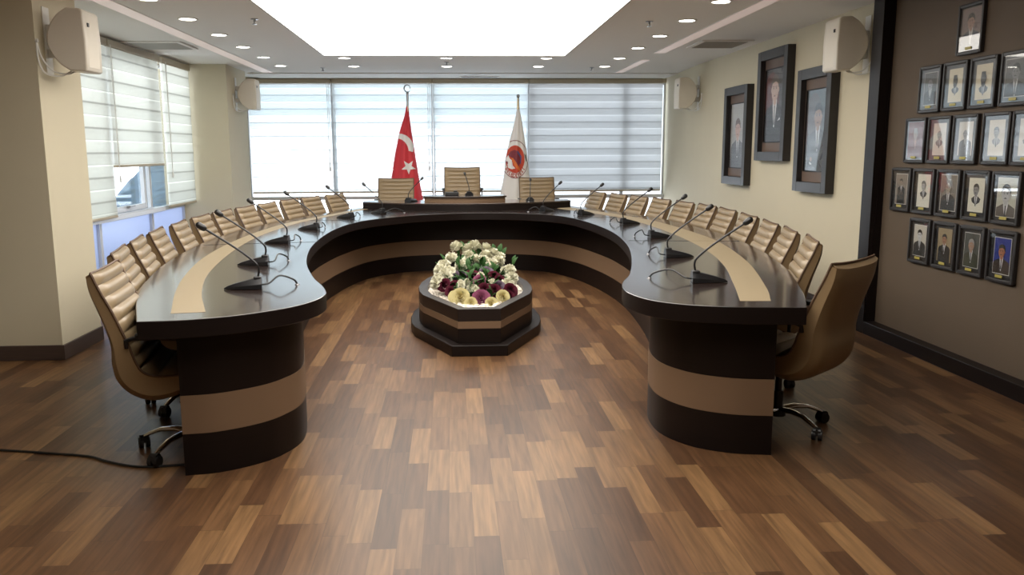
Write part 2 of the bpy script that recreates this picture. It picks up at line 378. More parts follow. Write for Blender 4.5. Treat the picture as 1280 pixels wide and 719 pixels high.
sprinkler('small metal sprinkler between the two middle downlights of the far ceiling', -.05, 11.62)
def vent(label, x, y, w, h, n):
    t = thing('air_vent', label, 'air vent', (x, y, CZ), 0, 'square ceiling air vents')
    b = MB(); f = .05
    b.box((-w/2, -h/2, -.014), (w/2, -h/2+f, 0)); b.box((-w/2, h/2-f, -.014), (w/2, h/2, 0)); b.box((-w/2, -h/2+f, -.014), (-w/2+f, h/2-f, 0)); b.box((w/2-f, -h/2+f, -.014), (w/2, h/2-f, 0))
    b.build('vent_frame', M['ceil'], t, bevel=.003)
    MB().box((-w/2+f, -h/2+f, -.003), (w/2-f, h/2-f, -.001)).build('backing', M['dark'], t)
    b = MB()
    for i in range(n):
        y0 = -h/2+f + (h-2*f)*(i+.5)/n
        b.box((-w/2+f, -.015, -.0012), (w/2-f, .015, .0012), M=Matrix.Translation((0, y0, -.010)) @ Matrix.Rotation(-.42, 4, 'X'))
    b.build('louvres', M['vent'], t)
vent('square air vent in the ceiling beside the left window', -3.25, 9.85, .64, .68, 14)
vent('square air vent in the ceiling above the portraits on the right wall', 3.06, 9.62, .58, .66, 14)
t = thing('slot_vent', 'long narrow slot vent in the ceiling edge before the back window', 'air vent', (.46, 13.65, CZ-.014))
MB().box((-.32, -.06, -.008), (.32, .06, 0)).build('vent_frame', M['ceil'], t, bevel=.002)
MB().box((-.29, -.03, -.010), (.29, .03, -.006)).build('slot', M['dark'], t)

# ------------------------------------------------------------------ conference table
outerL = cr([(-1.39,3.65),(-1.59,4.20),(-1.75,4.75),(-1.92,5.6),(-2.03,6.6),(-2.06,7.4),(-2.02,8.06),(-1.93,8.7),(-1.79,9.3),(-1.6,10.05),(-1.42,10.6),(-1.25,11.25)])
outerR = cr([(1.66,3.75),(1.83,4.2),(2.09,5.06),(2.28,6.01),(2.38,7.04),(2.37,8.03),(2.28,8.9),(2.08,9.86),(1.9,10.4),(1.74,10.85),(1.6,11.25)])
inner = cr([(-1.39,3.65),(-1.26,3.665),(-1.1,3.71),(-.95,3.79),(-.78,3.95),(-.69,4.13),(-.665,4.3),(-.685,4.45),(-.74,4.65),(-.82,4.9),(-.95,5.44),(-1.04,5.97),(-1.11,6.62),(-1.14,7.42),(-1.11,8.25),(-.99,8.9),(-.77,9.35),(-.42,9.75),(0,9.99),(.24,10.04),(.55,10.02),(.86,9.88),(1.12,9.62),(1.3,9.25),(1.42,8.5),(1.46,7.5),(1.38,6.5),(1.24,5.67),(1.07,4.93),(.96,4.6),(.915,4.38),(.915,4.2),(.98,4.0),(1.12,3.87),(1.31,3.8),(1.49,3.77),(1.66,3.75)], 5)
table = thing('conference_table', 'large dark horseshoe conference table with beige inlays, standing on the wood floor', 'table', (.18, 7.3, 0))
OX, OY = .18, 7.3
loc2 = lambda pts: [(x-OX, y-OY) for x, y in pts]
poly = inner + outerR[1:] + outerL[::-1][:-1]
MB().prism(loc2(poly), .685, .77, sm=True, side=1).build('tabletop', [M['espresso_top'], M['espresso']], table, bevel=.004)
# inlay strips follow the seats
sLo = cr([(-1.30,3.83),(-1.48,4.46),(-1.62,5.08),(-1.75,5.88),(-1.82,6.82),(-1.815,7.8),(-1.73,8.77),(-1.5,9.8),(-1.3,10.5),(-1.18,11.0)])
sLi = cr([(-1.15,3.855),(-1.34,4.45),(-1.5,5.15),(-1.63,6.11),(-1.70,7.1),(-1.69,7.9),(-1.6,8.85),(-1.39,9.8),(-1.2,10.5),(-1.05,11.0)])
sRo = cr([(1.555,3.93),(1.69,4.35),(1.95,5.36),(2.14,6.5),(2.185,7.43),(2.13,8.6),(1.95,9.54),(1.73,10.3),(1.5,11.0)])
sRi = cr([(1.405,3.94),(1.56,4.5),(1.76,5.3),(1.9,6.25),(1.96,7.5),(1.91,8.8),(1.68,9.8),(1.35,10.7)])
b = MB()
for a, c in ((sLo, sLi), (sRo, sRi)):
    MB().prism(loc2(a + c[::-1]), .7695, .7712).build('inlay_strip', M['beige'], table, label='beige inlay strip along the seats')
# section joints: hairlines across the top
for p, q in (((-1.10, 6.9), (-2.0, 6.75)), ((1.45, 6.75), (2.33, 6.62)), ((-.95, 9.0), (-1.82, 9.2)), ((1.33, 9.1), (2.2, 9.3))):
    d = Vector((q[0]-p[0], q[1]-p[1], 0)).normalized(); n_ = Vector((-d.y, d.x, 0))*.0022
    MB().prism(loc2([(p[0]+n_.x, p[1]+n_.y), (q[0]+n_.x, q[1]+n_.y), (q[0]-n_.x, q[1]-n_.y), (p[0]-n_.x, p[1]-n_.y)]), .7698, .7716).build('joint_line', M['dark'], table)
# curved modesty panel / base
bp = cr([(-1.27,3.79),(-1.12,3.82),(-.96,3.92),(-.86,4.05),(-.80,4.26),(-.84,4.6),(-.95,5.1),(-1.09,5.7),(-1.21,6.4),(-1.29,7.2),(-1.32,7.9),(-1.29,8.5),(-1.2,9.2),(-1.02,9.9),(-.72,10.33),(-.4,10.51),(.1,10.58),(.6,10.57),(.98,10.45),(1.25,10.18),(1.48,9.56),(1.62,8.71),(1.66,7.93),(1.63,7.2),(1.55,6.4),(1.42,5.7),(1.26,5.1),(1.13,4.65),(1.09,4.4),(1.11,4.2),(1.21,4.02),(1.38,3.91),(1.57,3.87)], 5)
def offset(path, d):
    out = []
    for i, p in enumerate(path):
        a = path[max(i-1, 0)]; c = path[min(i+1, len(path)-1)]; t = Vector((c[0]-a[0], c[1]-a[1])).normalized()
        out.append((p[0]-t.y*d, p[1]+t.x*d))
    return out
def ribbon(b, d0, d1, z0, z1, mi=0):
    A = loc2(offset(bp, d0)); B = loc2(offset(bp, d1)); n = len(A)
    P = [[(*A[i], z0), (*A[i], z1)] for i in range(n)]; b.grid(P, mi)
    b.grid([[(*B[i], z0), (*B[i], z1)] for i in range(n)], mi)
    b.grid([[(*A[i], z1), (*B[i], z1)] for i in range(n)], mi, False); b.grid([[(*A[i], z0), (*B[i], z0)] for i in range(n)], mi, False)
    for i in (0, -1): b.add([(*A[i], z0), (*B[i], z0), (*B[i], z1), (*A[i], z1)], [(0, 1, 2, 3)], mi)
b = MB(); ribbon(b, 0, .05, 0, .203); ribbon(b, 0, .05, .388, .685); b.build('base_panel', M['espresso'], table)
b = MB(); ribbon(b, -.002, .052, .203, .388); b.build('inlay_band', M['beige_d'], table, label='beige band round the base')

# raised desk behind the far side, and the chairman's console on it
def arc(x0, x1, ye, ym, n=24):
    xm = (x0+x1)/2; h = (x1-x0)/2
    return [(x0+(x1-x0)*i/n, ym + (ye-ym)*(((x0+(x1-x0)*i/n)-xm)/h)**2) for i in range(n+1)]
t = thing('raised_desk', 'dark raised desk with a curved front on the far side of the horseshoe table', 'desk', (.2, 11, .7712))
a = arc(-1.16, 1.56, 10.92, 10.38)
lo = lambda P: [(x-.2, y-11) for x, y in P]
MB().prism(lo(a + [(1.56, 11.24), (-1.16, 11.24)]), 0, .072, sm=True).build('desk_body', M['espresso'], t)
MB().prism(lo(arc(-1.165, 1.565, 10.915, 10.375) + [(1.565, 11.245), (-1.165, 11.245)]), .072, .09, sm=True).build('desk_top', M['espresso_top'], t, bevel=.003)
t = thing('chairman_console', 'small raised console with beige front and black top in the middle of the far desk', 'console', (.17, 10.9, .8616))
lo = lambda P: [(x-.17, y-10.9) for x, y in P]
MB().prism(lo(arc(-.355, .69, 10.80, 10.63) + [(.69, 11.1), (-.355, 11.1)]), 0, .055, sm=True).build('console_body', M['beige_d'], t)
MB().prism(lo(arc(-.37, .705, 10.78, 10.61) + [(.705, 11.12), (-.37, 11.12)]), .055, .075, sm=True).build('console_top', M['espresso_top'], t, bevel=.003)
# platform behind the table
struct(MB().box((-1.15, 11.44, 0), (1.65, 13.7, .17)).build('floor_platform', M['espresso'], bevel=.004))
struct(MB().box((-.22, 11.46, .17), (.56, 12.5, .32)).build('floor_step', M['espresso'], bevel=.004))

# ------------------------------------------------------------------ chairs
def chair_profile():
    P = cr([(.275,0,.415),(.262,0,.452),(.20,0,.468),(.05,0,.458),(-.10,0,.452),(-.17,0,.475),(-.205,0,.53),(-.235,0,.62),(-.29,0,.76),(-.345,0,.875),(-.375,0,.945)], 10)
    return [Vector(p) for p in P]
def make_chair():
    t = thing('office_chair', 'x', 'chair')
    prof = chair_profile(); n = len(prof)
    nor = []
    for i in range(n):
        d = (prof[min(i+1, n-1)] - prof[max(i-1, 0)]).normalized(); nor.append(Vector((d.z, 0, -d.x)))
    # arc length
    s = [0]
    for i in range(1, n): s.append(s[-1] + (prof[i]-prof[i-1]).length)
    isplit = min(range(n), key=lambda i: abs(prof[i].z-.50) + (0 if prof[i].x < -.15 else 9))
    def halfw(i): return .258 - .006*(i/n)
    V = [v/8 for v in range(-8, 9)]
    def cushion(i0, i1, pitch, name):
        # resample finely
        rows = []; S0, S1 = s[i0], s[i1]; K = 96
        for k in range(K+1):
            sv = S0 + (S1-S0)*k/K; i = max(j for j in range(i0, i1+1) if s[j] <= sv+1e-9); j = min(i+1, n-1)
            f = (sv-s[i])/max(1e-6, s[j]-s[i]) if j > i else 0
            p = prof[i].lerp(prof[j], f); nn = nor[i].lerp(nor[j], f).normalized()
            e = 4*min(sv-S0, S1-sv, .012)/.048
            rib = .021*abs(math.sin(PI*(S1-sv)/pitch))**.55*min(1, e+.0)
            row = []
            for v in V:
                ed = (1-abs(v)**8); q = p + nn*(rib*ed + .012*min(1, e)*ed) + Vector((0, v*(halfw(i)-.006), 0))
                if name == 'backrest': q.z += .007*(v*v)*(k/K)**3; q += nn*(.006*v*v*(k/K))
                row.append(q)
            rows.append(row)
        b = MB(); b.grid(rows); return b.build(name, M['leather'], t)
    cushion(isplit, n-1, .061, 'backrest'); cushion(2, isplit, .10, 'seat')
    # outer shell wrapping seat and back
    th = [(.055 + .04*math.sin(PI*i/(n-1))**.7)*(1-.4*(i/(n-1))**8) + .055*math.exp(-((s[i]/s[-1]-.47)/.14)**2) for i in range(n)]
    front = []; back = []
    for i in range(n):
        fr, bk = [], []
        for v in V:
            z = .007*(v*v)*max(0, (i-isplit)/(n-1-isplit))**3 if i > isplit else 0
            off = nor[i]*(.006*v*v*max(0, (i-isplit)/(n-1-isplit)))
            y = v*halfw(i); fr.append(prof[i] + off + Vector((0, y, z)))
            bk.append(prof[i] - nor[i]*th[i]*(1-.35*v**6) + off + Vector((0, y*.97, z - (.012 if i == n-1 else 0))))
        front.append(fr); back.append(bk)
    b = MB(); b.grid(back)
    b.grid([[front[i][0], back[i][0]] for i in range(n)]); b.grid([[front[i][-1], back[i][-1]] for i in range(n)])
    b.grid([[front[-1][j], back[-1][j]] for j in range(len(V))], sm=False); b.grid([[front[0][j], back[0][j]] for j in range(len(V))], sm=False)
    b.grid(front)
    b.build('shell', M['shell'], t, bevel=.006)
    # piping round the rim
    rim = [front[i][0]+nor[i]*.004 for i in range(2, n)] + [front[-1][j]+Vector((0, 0, .003)) for j in range(1, len(V)-1)] + [front[i][-1]+nor[i]*.004 for i in range(n-1, 1, -1)]
    MB().tube(rim, .0062, 6).build('piping', M['piping'], t)
    for sg in (-1, 1):
        b = MB(); y = sg*.262
        b.tube([(-.235, y*.96, .60), (-.235, y, .635), (-.20, y*1.03, .648), (0, y*1.04, .648), (.06, y*1.03, .635), (.085, y*1.01, .56), (.08, y*.96, .44), (.05, y*.85, .385)], .011, 8)
        a_ = b.build('armrest', M['blackm'], t)
        MB().box((-.19, y*1.03-.022, .652), (.05, y*1.03+.022, .672)).build('arm_pad', M['blackp'], a_, bevel=.008)
    b = MB(); b.box((-.11, -.10, .335), (.13, .10, .365)); b.tube([(.0, -.10, .345), (0, -.27, .335)], .006, 6); b.ell((0, -.275, .334), (.014, .028, .011))
    b.build('tilt_mechanism', M['blackp'], t, bevel=.004)
    MB().lathe([(.0001, .345), (.018, .345), (.018, .20), (.028, .20), (.028, .10), (.045, .085), (.045, .06), (.0001, .06)], n=18).build('gas_lift', M['blackp'], t)
    # star base
    legb = MB(); legb.tube([(.03, 0, .095), (.10, 0, .105), (.18, 0, .098), (.24, 0, .075), (.272, 0, .06)], [.026, .022, .019, .016, .013], 10, sy=.62)
    lm = legb.mesh('base_arm', [M['chrome']])
    cb = MB()
    for y in (-.016, .016): cb.tube([(0, y-.010, .028), (0, y+.010, .028)], .028, 16)
    cb.box((-.022, -.006, .028), (.022, .006, .062)); cb.tube([(.0, -.02, .045), (0, .02, .045)], .024, 12)
    cm = cb.mesh('caster', [M['blackp']])
    for k in range(5):
        a = 2*PI*k/5 + math.radians(20)
        l = link('base_arm', lm, t, rot=(0, 0, a)); c = link('caster', cm, l, loc=(.275, 0, 0), rot=(0, 0, 1.1*k))
    return t
proto = make_chair()
OFF = .372
def place(top, face, label, group, z=0):
    o = proto if not place.used else copy_tree(proto); place.used = True
    a = math.radians(face); o.location = (top[0]+OFF*math.cos(a), top[1]+OFF*math.sin(a), z); o.rotation_euler = (0, 0, a)
    tag(o, label, 'chair', group)
    return o
place.used = False
ordn = ['nearest', 'second', 'third', 'fourth', 'fifth', 'sixth', 'seventh', 'eighth', 'ninth', 'tenth', 'eleventh', 'last and farthest']
Ls = [(-1.70,4.11,8),(-1.93,4.87,13),(-2.05,5.48,12),(-2.14,6.1,9),(-2.19,6.76,6),(-2.22,7.45,0),(-2.2,8.07,-4),(-2.13,8.68,-7),(-2.04,9.28,-9),(-1.92,9.93,-12),(-1.77,10.51,-16),(-1.55,11.09,-19)]
for k, (x, y, f) in enumerate(Ls):
    lab = 'tan ribbed leather swivel chair nearest the camera at the left end of the table' if k == 0 else 'tan ribbed swivel chair, left side of the table, %s from the camera' % ordn[k]
    place((x, y), f, lab, 'tan chairs along the left side of the table')
Rs = [(2.02,4.04,131),(2.26,5.07,164),(2.37,5.68,167),(2.46,6.28,171),(2.55,7.0,175),(2.61,7.74,178),(2.6,8.34,182),(2.53,8.92,185),(2.42,9.5,188),(2.29,10.08,190),(2.15,10.64,191),(1.98,11.22,193)]
for k, (x, y, f) in enumerate(Rs):
    lab = 'tan swivel chair turned askew at the near right end, its plain back showing' if k == 0 else 'tan ribbed swivel chair, right side of the table, %s from the camera' % ordn[k]
    place((x, y), f, lab, 'tan chairs along the right side of the table')
place((-.80, 12.13), -90, 'tan swivel chair on the dais in front of the red flag', 'tan chairs on the dais', .17)
place((.151, 12.13), -90, 'highest tan swivel chair on the dais, behind the middle console', 'tan chairs on the dais', .32)
place((1.229, 12.13), -90, 'tan swivel chair on the dais beside the white flag', 'tan chairs on the dais', .17)

# ------------------------------------------------------------------ microphones
def make_mic():
    t = thing('gooseneck_microphone', 'x', 'microphone')
    b = MB(); R = []
    for i in range(11):
        u = i/10; x = -.062 + .20*u; w = .05*(1-u**1.6)**.8+.003; h = .056*(1-u)**.7+.007
        R.append([(x, -w, 0), (x, -w, h*.45), (x, -w*.45, h), (x, w*.45, h), (x, w, h*.45), (x, w, 0)])
    b.grid(R, sm=False, cv=True); b.add(R[0], [tuple(range(6))]); b.build('microphone_base', M['blackm'], t, bevel=.002)
    MB().box((-.058, -.03, .052), (-.02, .03, .066)).build('button_panel', M['blackp'], t, bevel=.004)
    path = cr([(-.042, 0, .06), (-.048, 0, .10), (-.035, 0, .135), (.03, 0, .195), (.12, 0, .262), (.21, 0, .325)], 5)
    nk = MB().tube(path, .0058, 8).build('gooseneck', M['blackm'], t)
    d = Vector((.07, 0, .05)).normalized(); p = Vector((.21, 0, .325))
    MB().tube([p, p+d*.006, p+d*.02, p+d*.045, p+d*.055, p+d*.06], [.008, .014, .0175, .018, .014, .004], 12).build('microphone_head', M['blackp'], nk)
    return t
mproto = make_mic(); mused = [False]
def mic(x, y, ang, cable, label, z=.7717, h=1.0, group='gooseneck microphones on the table'):
    o = copy_tree(mproto) if mused[0] else mproto; mused[0] = True
    o.location = (x, y, z); o.rotation_euler = (0, 0, ang); o.scale = (1, 1, h); tag(o, label, 'microphone', group)
    if cable:
        v = Matrix.Rotation(-ang, 3, 'Z') @ Vector((cable[0]-x, cable[1]-y, 0))
        p0 = Vector((-.06, 0, .018)); d = v-p0; L_ = d.length
        pts = cr([p0, p0+Vector((-.04, 0, .008)), p0+d*.5+Vector((0, 0, .05)), p0+d*.88+Vector((0, 0, .03)), Vector((v.x, v.y, .003))], 6)
        c = MB().tube(pts, .0052, 6).build('cable', M['blackp'], o)
        MB().lathe([(.0001, .004), (.012, .004), (.014, 0)], (v.x, v.y, 0), 12).build('grommet', M['steel'], c)
    return o
ml = [(-1.10,4.52,(-.87,4.64)),(-1.27,5.48,(-1.12,5.70)),(-1.39,6.82,(-1.27,7.02)),(-1.34,8.02,(-1.25,8.25)),(-1.17,9.38,(-1.05,9.58)),(-.87,10.05,(-.58,10.14))]
la = [190, 186, 181, 174, 160, 145]
for k, (x, y, c) in enumerate(ml):
    mic(x, y, math.radians(la[k]), c, 'black gooseneck microphone on the left table arm, %s' % ('nearest the camera' if k == 0 else ordn[k] + ' from the camera' if k < 5 else 'farthest, by the raised desk'))
mr = [(1.40,4.54,(1.14,4.72)),(1.53,5.64,(1.40,5.84)),(1.73,6.96,(1.57,7.08)),(1.76,8.28,(1.62,8.48)),(1.52,9.52,(1.42,9.64)),(1.15,10.17,(.93,10.13))]
for k, (x, y, c) in enumerate(mr):
    mic(x, y, math.radians([-8, -4, 2, 8, 22, 35][k]), c, 'black gooseneck microphone on the right table arm, %s' % ('nearest the camera' if k == 0 else ordn[k] + ' from the camera' if k < 5 else 'farthest, by the raised desk'))
gd = 'microphones on the raised desk'
mic(-.535, 10.86, math.radians(52), None, 'gooseneck microphone on the raised desk before the left dais chair', .8616, .85, gd)
mic(.215, 10.93, math.radians(100), None, 'gooseneck microphone on the middle console', .9368, .80, gd)
mic(1.02, 10.86, math.radians(84), (.98, 10.62), 'gooseneck microphone on the raised desk before the right dais chair', .8616, .78, gd)
t = thing('desk_organiser', 'black boxy desk set lying on the middle console', 'desk set', (0, 10.9, .9368))
MB().box((-.09, -.05, 0), (.09, .06, .045)).build('tray', M['blackp'], t, bevel=.008)
MB().box((.02, -.03, .045), (.07, .03, .062)).build('lid', M['blackm'], t, bevel=.004)

# ------------------------------------------------------------------ planter and flowers
px_, py_ = .192, 7.1
def plan(k):   # k = outward offset
    half = [(.16, 6.07), (.44, 6.72), (.475, 6.9), (.49, 7.12), (.475, 7.4), (.42, 7.68), (.31, 7.93), (.16, 8.1)]
    P = [(x, y-7.1) for x, y in half] + [(-x, y-7.1) for x, y in half[::-1]]
    n = len(P); out = []
    for i in range(n):
        a, p, c = Vector(P[i-1]), Vector(P[i]), Vector(P[(i+1) % n])
        n1 = Vector(((p-a).y, -(p-a).x)).normalized(); n2 = Vector(((c-p).y, -(c-p).x)).normalized(); nn = (n1+n2).normalized()
        out.append(tuple(p + nn*k/max(.5, nn.dot(n1))))
    return out
t = thing('planter', 'dark elongated octagonal planter with a beige band, on the floor inside the horseshoe', 'planter', (px_, py_, 0))
MB().prism(plan(.072), 0, .082).build('plinth', M['espresso'], t, bevel=.004)
MB().prism(plan(0), .082, .196).prism(plan(-.012), .196, .25).build('planter_body', M['espresso'], t, bevel=.002)
MB().prism(plan(.001), .196, .25).build('inlay_band', M['beige_d'], t, label='beige band round the planter')
def ring(k0, k1, z0, z1):
    A, B = plan(k0), plan(k1); n = len(A); b = MB()
    for P in ([[(*A[i], z0), (*A[i], z1)] for i in range(n)], [[(*B[i], z0), (*B[i], z1)] for i in range(n)], [[(*A[i], z1), (*B[i], z1)] for i in range(n)], [[(*A[i], z0), (*B[i], z0)] for i in range(n)]):
        b.grid(P, sm=False, cu=True)
    return b
ring(0, -.075, .25, .345).build('rim', M['espresso_rim'], t, bevel=.003)
b = MB()
A = plan(-.078)
ys = sorted(set(p[1] for p in A))
def inside(x, y, P):
    c = False
    for i in range(len(P)):
        (x0, y0), (x1, y1) = P[i-1], P[i]
        if (y0 > y) != (y1 > y) and x < (x1-x0)*(y-y0)/(y1-y0)+x0: c = not c
    return c
A2 = plan(-.092)
for i in range(1500):
    x, y = random.uniform(-.42, .42), random.uniform(-1, 1)
    if inside(x, y, A2):
        r = random.uniform(.011, .019); b.ell((x+px_, y+py_, .309+random.uniform(-.002, .008)), (r, r*random.uniform(.6, 1), r*.6), 4, 6)
tag(b.build('white_pebbles', M['pebble']), 'white pebbles filling the planter around the flowers', 'pebbles', kind='stuff')
MB().prism(plan(-.076), .25, .303).build('planter_fill', M['pebble'], t)

fa = thing('flower_arrangement', 'mound of white chrysanthemums, cream roses and purple roses in the planter', 'flowers', (.19, 7.0, .318))
def mum_mesh(seed):
    rnd = random.Random(seed); b = MB()
    for k in range(110):
        z = rnd.uniform(-.35, 1); a = k*2.39996; r = math.sqrt(max(0, 1-z*z)); d = Vector((r*math.cos(a), r*math.sin(a), z)).normalized()
        p = d*.018; q = d*(.043+rnd.uniform(0, .010)) + Vector((0, 0, .004)); s_ = d.cross(Vector((0, 0, 1)) if abs(d.z) < .95 else Vector((1, 0, 0))).normalized()*.0085; u_ = s_.cross(d).normalized()*.004
        b.add([p-s_*.5, p+s_*.5, q+s_+u_, q+d*.005, q-s_+u_], [(0, 1, 2, 3, 4)])
    b.ell((0, 0, 0), (.026, .026, .024), 6, 8)
    return b.mesh('chrysanthemum', [M['mum']])
def rose_mesh(seed, m1, m2):
    rnd = random.Random(seed); b = MB()
    for L_ in range(7):
        n = 2+L_; R = .005+.0082*L_; H = .062-.0062*L_
        for k in range(n):
            a0 = 2*PI*k/n+L_*.9+rnd.uniform(-.2, .2); P = []
            for i in range(6):
                u = i/5; row = []
                for j in range(6):
                    v = (j/5-.5)*1.5*2*PI/n; rr = R*(.62+.42*u**1.5) + (.0028 if i == 5 else 0) + .004*(j/5-.5) + .0016*math.sin(9*v+k)
                    row.append((rr*math.cos(a0+v), rr*math.sin(a0+v), -.022+H*u*(1-.18*(abs(j/5-.5)*2)**2) - (.004 if i == 5 else 0)))
                P.append(row)
            b.grid(P[:5]); b.grid(P[4:], 1)
    b.ell((0, 0, -.008), (.014, .014, .02), 5, 8)
    return b.mesh('rose', [m1, m2])
def leaf_mesh():
    b = MB(); P = []
    for i in range(9):
        u = i/8; w = .026*math.sin(PI*min(1, u*.93+.05))**.8; P.append([(u*.12, v*w, .018*math.sin(PI*u)-.006*abs(v)) for v in (-1, -.5, 0, .5, 1)])
    b.grid(P); return b.mesh('leaf', [M['leaf']])
mums = [mum_mesh(s_) for s_ in range(3)]; creams = [rose_mesh(s_, M['cream_deep'], M['cream']) for s_ in range(2)]
purps = [rose_mesh(9, M['purple'], M['petedge']), rose_mesh(10, M['wine'], M['purple']), rose_mesh(11, M['plum'], M['petedge2'])]
leafm = leaf_mesh()
FL = [('m', 0.037, 7.500, 0.639, 1.00), ('m', 0.144, 7.500, 0.615, 1.00), ('m', 0.200, 7.500, 0.645, 1.00), ('m', 0.296, 7.500, 0.619, 1.00), ('m', -0.008, 7.300, 0.561, 1.00), ('m', 0.137, 7.400, 0.567, 1.00), ('m', 0.129, 7.300, 0.520, 1.00), ('m', 0.199, 7.300, 0.539, 1.00), ('m', 0.074, 7.200, 0.504, 1.00), ('m', 0.292, 7.400, 0.565, 1.00), ('m', 0.359, 7.450, 0.578, 1.00), ('m', 0.412, 7.400, 0.548, 1.00), ('m', 0.339, 7.250, 0.509, 1.00), ('m', 0.396, 7.300, 0.532, 1.00), ('m', 0.263, 7.300, 0.533, 1.00), ('m', -0.071, 7.100, 0.525, 1.00), ('m', -0.103, 7.000, 0.496, 1.00), ('m', -0.033, 7.000, 0.481, 1.00), ('m', -0.070, 6.950, 0.474, 1.00), ('m', -0.108, 6.900, 0.435, 1.00), ('m', -0.130, 6.850, 0.420, 1.00), ('m', -0.056, 6.900, 0.449, 1.00), ('m', 0.478, 7.050, 0.482, 1.00), ('m', 0.490, 6.950, 0.434, 1.00), ('m', 0.435, 7.050, 0.463, 1.00), ('m', 0.447, 6.800, 0.401, 1.00), ('m', 0.063, 6.700, 0.436, 0.55), ('m', 0.118, 6.750, 0.437, 0.55), ('m', 0.182, 6.600, 0.396, 0.55), ('m', 0.134, 6.650, 0.397, 0.55), ('m', 0.229, 6.900, 0.469, 0.55), ('m', 0.327, 6.800, 0.426, 0.55), ('m', 0.066, 6.650, 0.421, 0.55), ('m', 0.165, 6.650, 0.406, 0.55), ('m', 0.306, 6.750, 0.425, 0.55), ('c', 0.055, 6.500, 0.361, 1.25), ('c', 0.011, 6.550, 0.357, 0.90), ('c', 0.137, 6.420, 0.325, 0.85), ('c', 0.299, 6.420, 0.322, 0.85), ('c', 0.399, 6.550, 0.352, 0.95), ('p', 0.225, 6.800, 0.442, 1.00), ('p', 0.221, 6.450, 0.354, 1.25), ('q', 0.254, 6.600, 0.404, 0.95), ('g', 0.289, 7.000, 0.482, 1.10), ('g', 0.023, 6.950, 0.449, 1.10), ('g', 0.070, 6.950, 0.458, 0.90), ('q', 0.155, 6.950, 0.467, 1.00), ('q', 0.350, 6.900, 0.458, 1.00), ('q', 0.012, 6.750, 0.392, 1.20), ('q', 0.057, 6.650, 0.389, 0.90), ('g', 0.376, 6.700, 0.404, 1.00), ('q', 0.469, 6.650, 0.384, 1.05), ('q', -0.079, 6.800, 0.413, 1.00), ('q', 0.335, 6.600, 0.394, 0.95), ('q', 0.456, 6.600, 0.347, 0.80), ('q', 0.394, 6.850, 0.436, 0.90), ('q', 0.194, 7.000, 0.454, 0.90), ('q', -0.024, 6.700, 0.373, 0.80)]
for kind, x, y, z, s_ in FL:
    me = {'m': mums[int(x*977) % 3], 'c': creams[0], 'p': purps[0], 'q': purps[1], 'g': purps[2]}[kind]
    nm = {'m': 'chrysanthemum', 'c': 'cream_rose', 'p': 'purple_rose', 'q': 'purple_rose', 'g': 'purple_rose'}[kind]
    dx, dy, dz = x-.19, y-7.15, .28; d = Vector((dx*1.2, dy*.9-.25, dz+.1)).normalized()
    o = link(nm, me, fa, loc=(x-.19, y-7.0, z-.318)); o.rotation_mode = 'QUATERNION'; o.rotation_quaternion = Vector((0, 0, 1)).rotation_difference(d); o.scale = (s_*(1.18 if kind == 'm' else 1.05),)*3
# green mound that carries the blooms, and leaves
b = MB(); rnd = random.Random(3); lv = leafm
for k in range(420):
    a = rnd.uniform(0, 2*PI); r = math.sqrt(rnd.random()); x = .19+.27*r*math.cos(a); y = 7.02+.5*r*math.sin(a)
    top = .335 + .27*max(0, (y-6.45)/1.0)*(1-r**3*.75); z = rnd.uniform(.33, max(.34, top+.03))
    Mx = Matrix.Translation((x-.19, y-7.0, z-.318)) @ Matrix.Rotation(rnd.uniform(0, 6.28), 4, 'Z') @ Matrix.Rotation(rnd.uniform(-1.3, .2), 4, 'Y') @ Matrix.Scale(rnd.uniform(.5, .9), 4)
    b.add([Mx @ v.co for v in lv.vertices], [tuple(p.vertices) for p in lv.polygons], 0, True)
b.build('foliage', M['leaf'], fa)
for x, y, z, s_, a in ((.10,7.55,.62,1.0,1.9),(.06,7.5,.60,.9,2.4),(.14,7.56,.63,.9,1.3),(.42,7.5,.60,1.0,1.2),(.45,7.48,.58,.9,.9),(.38,7.5,.62,.8,1.8),(-.06,7.3,.55,.9,2.6),(.52,7.25,.52,.9,.5),(.24,7.5,.60,.9,1.6),(.2,7.4,.58,.8,2.0),(.53,7.3,.55,.7,.9),(-.1,7.2,.5,.8,2.9)):
    o = link('leaf', leafm, fa, loc=(x-.19, y-7.0, z-.318-.03), rot=(0, -1.0, a)); o.scale = (s_,)*3

# ------------------------------------------------------------------ flags
def flag(label, X, apex, zbot, le, re, group, mname, Y=12.9, zf=.17):
    """furled flag hanging in a cone of pleats from a pole; le(z), re(z) are its left and right outlines"""
    t = thing('flag_stand', label, 'flag', (X, Y, zf), 0, group)
    def surf(u, z):      # u in 0..1 across the front
        a, c = le(z), re(z); w = (c-a); k = min(1, w/.5)
        y = -.30*w*math.sin(PI*u) - .018*k*math.sin(u*PI*5+.6)
        return Vector((a+w*u-X, y, z-zf))
    def yfront(x, z):
        a, c = le(z), re(z); u = min(1, max(0, (x-a)/max(1e-4, c-a))); return surf(u, z)
    b = MB(); rows = []
    for i in range(61):
        z = zbot + (apex-zbot)*i/60; r = [surf(j/40, z) for j in range(41)]
        a, c = le(z), re(z); r += [Vector((c-(c-a)*j/20-X, .10*(c-a)*math.sin(PI*j/20), z-zf)) for j in range(1, 20)]
        rows.append(r)
    b.grid(rows, cv=True)
    cloth = b.build('flag_cloth', M[mname], t)
    b = MB(); b.tube([(0, 0, .03), (0, 0, apex-zf+.12)], .013, 10); b.build('pole', M['brass'], t)
    MB().lathe([(.0001, .03), (.16, .03), (.17, .015), (.17, 0), (.0001, 0)], n=24).build('pole_base', M['steel'], t)
    return t, cloth, yfront
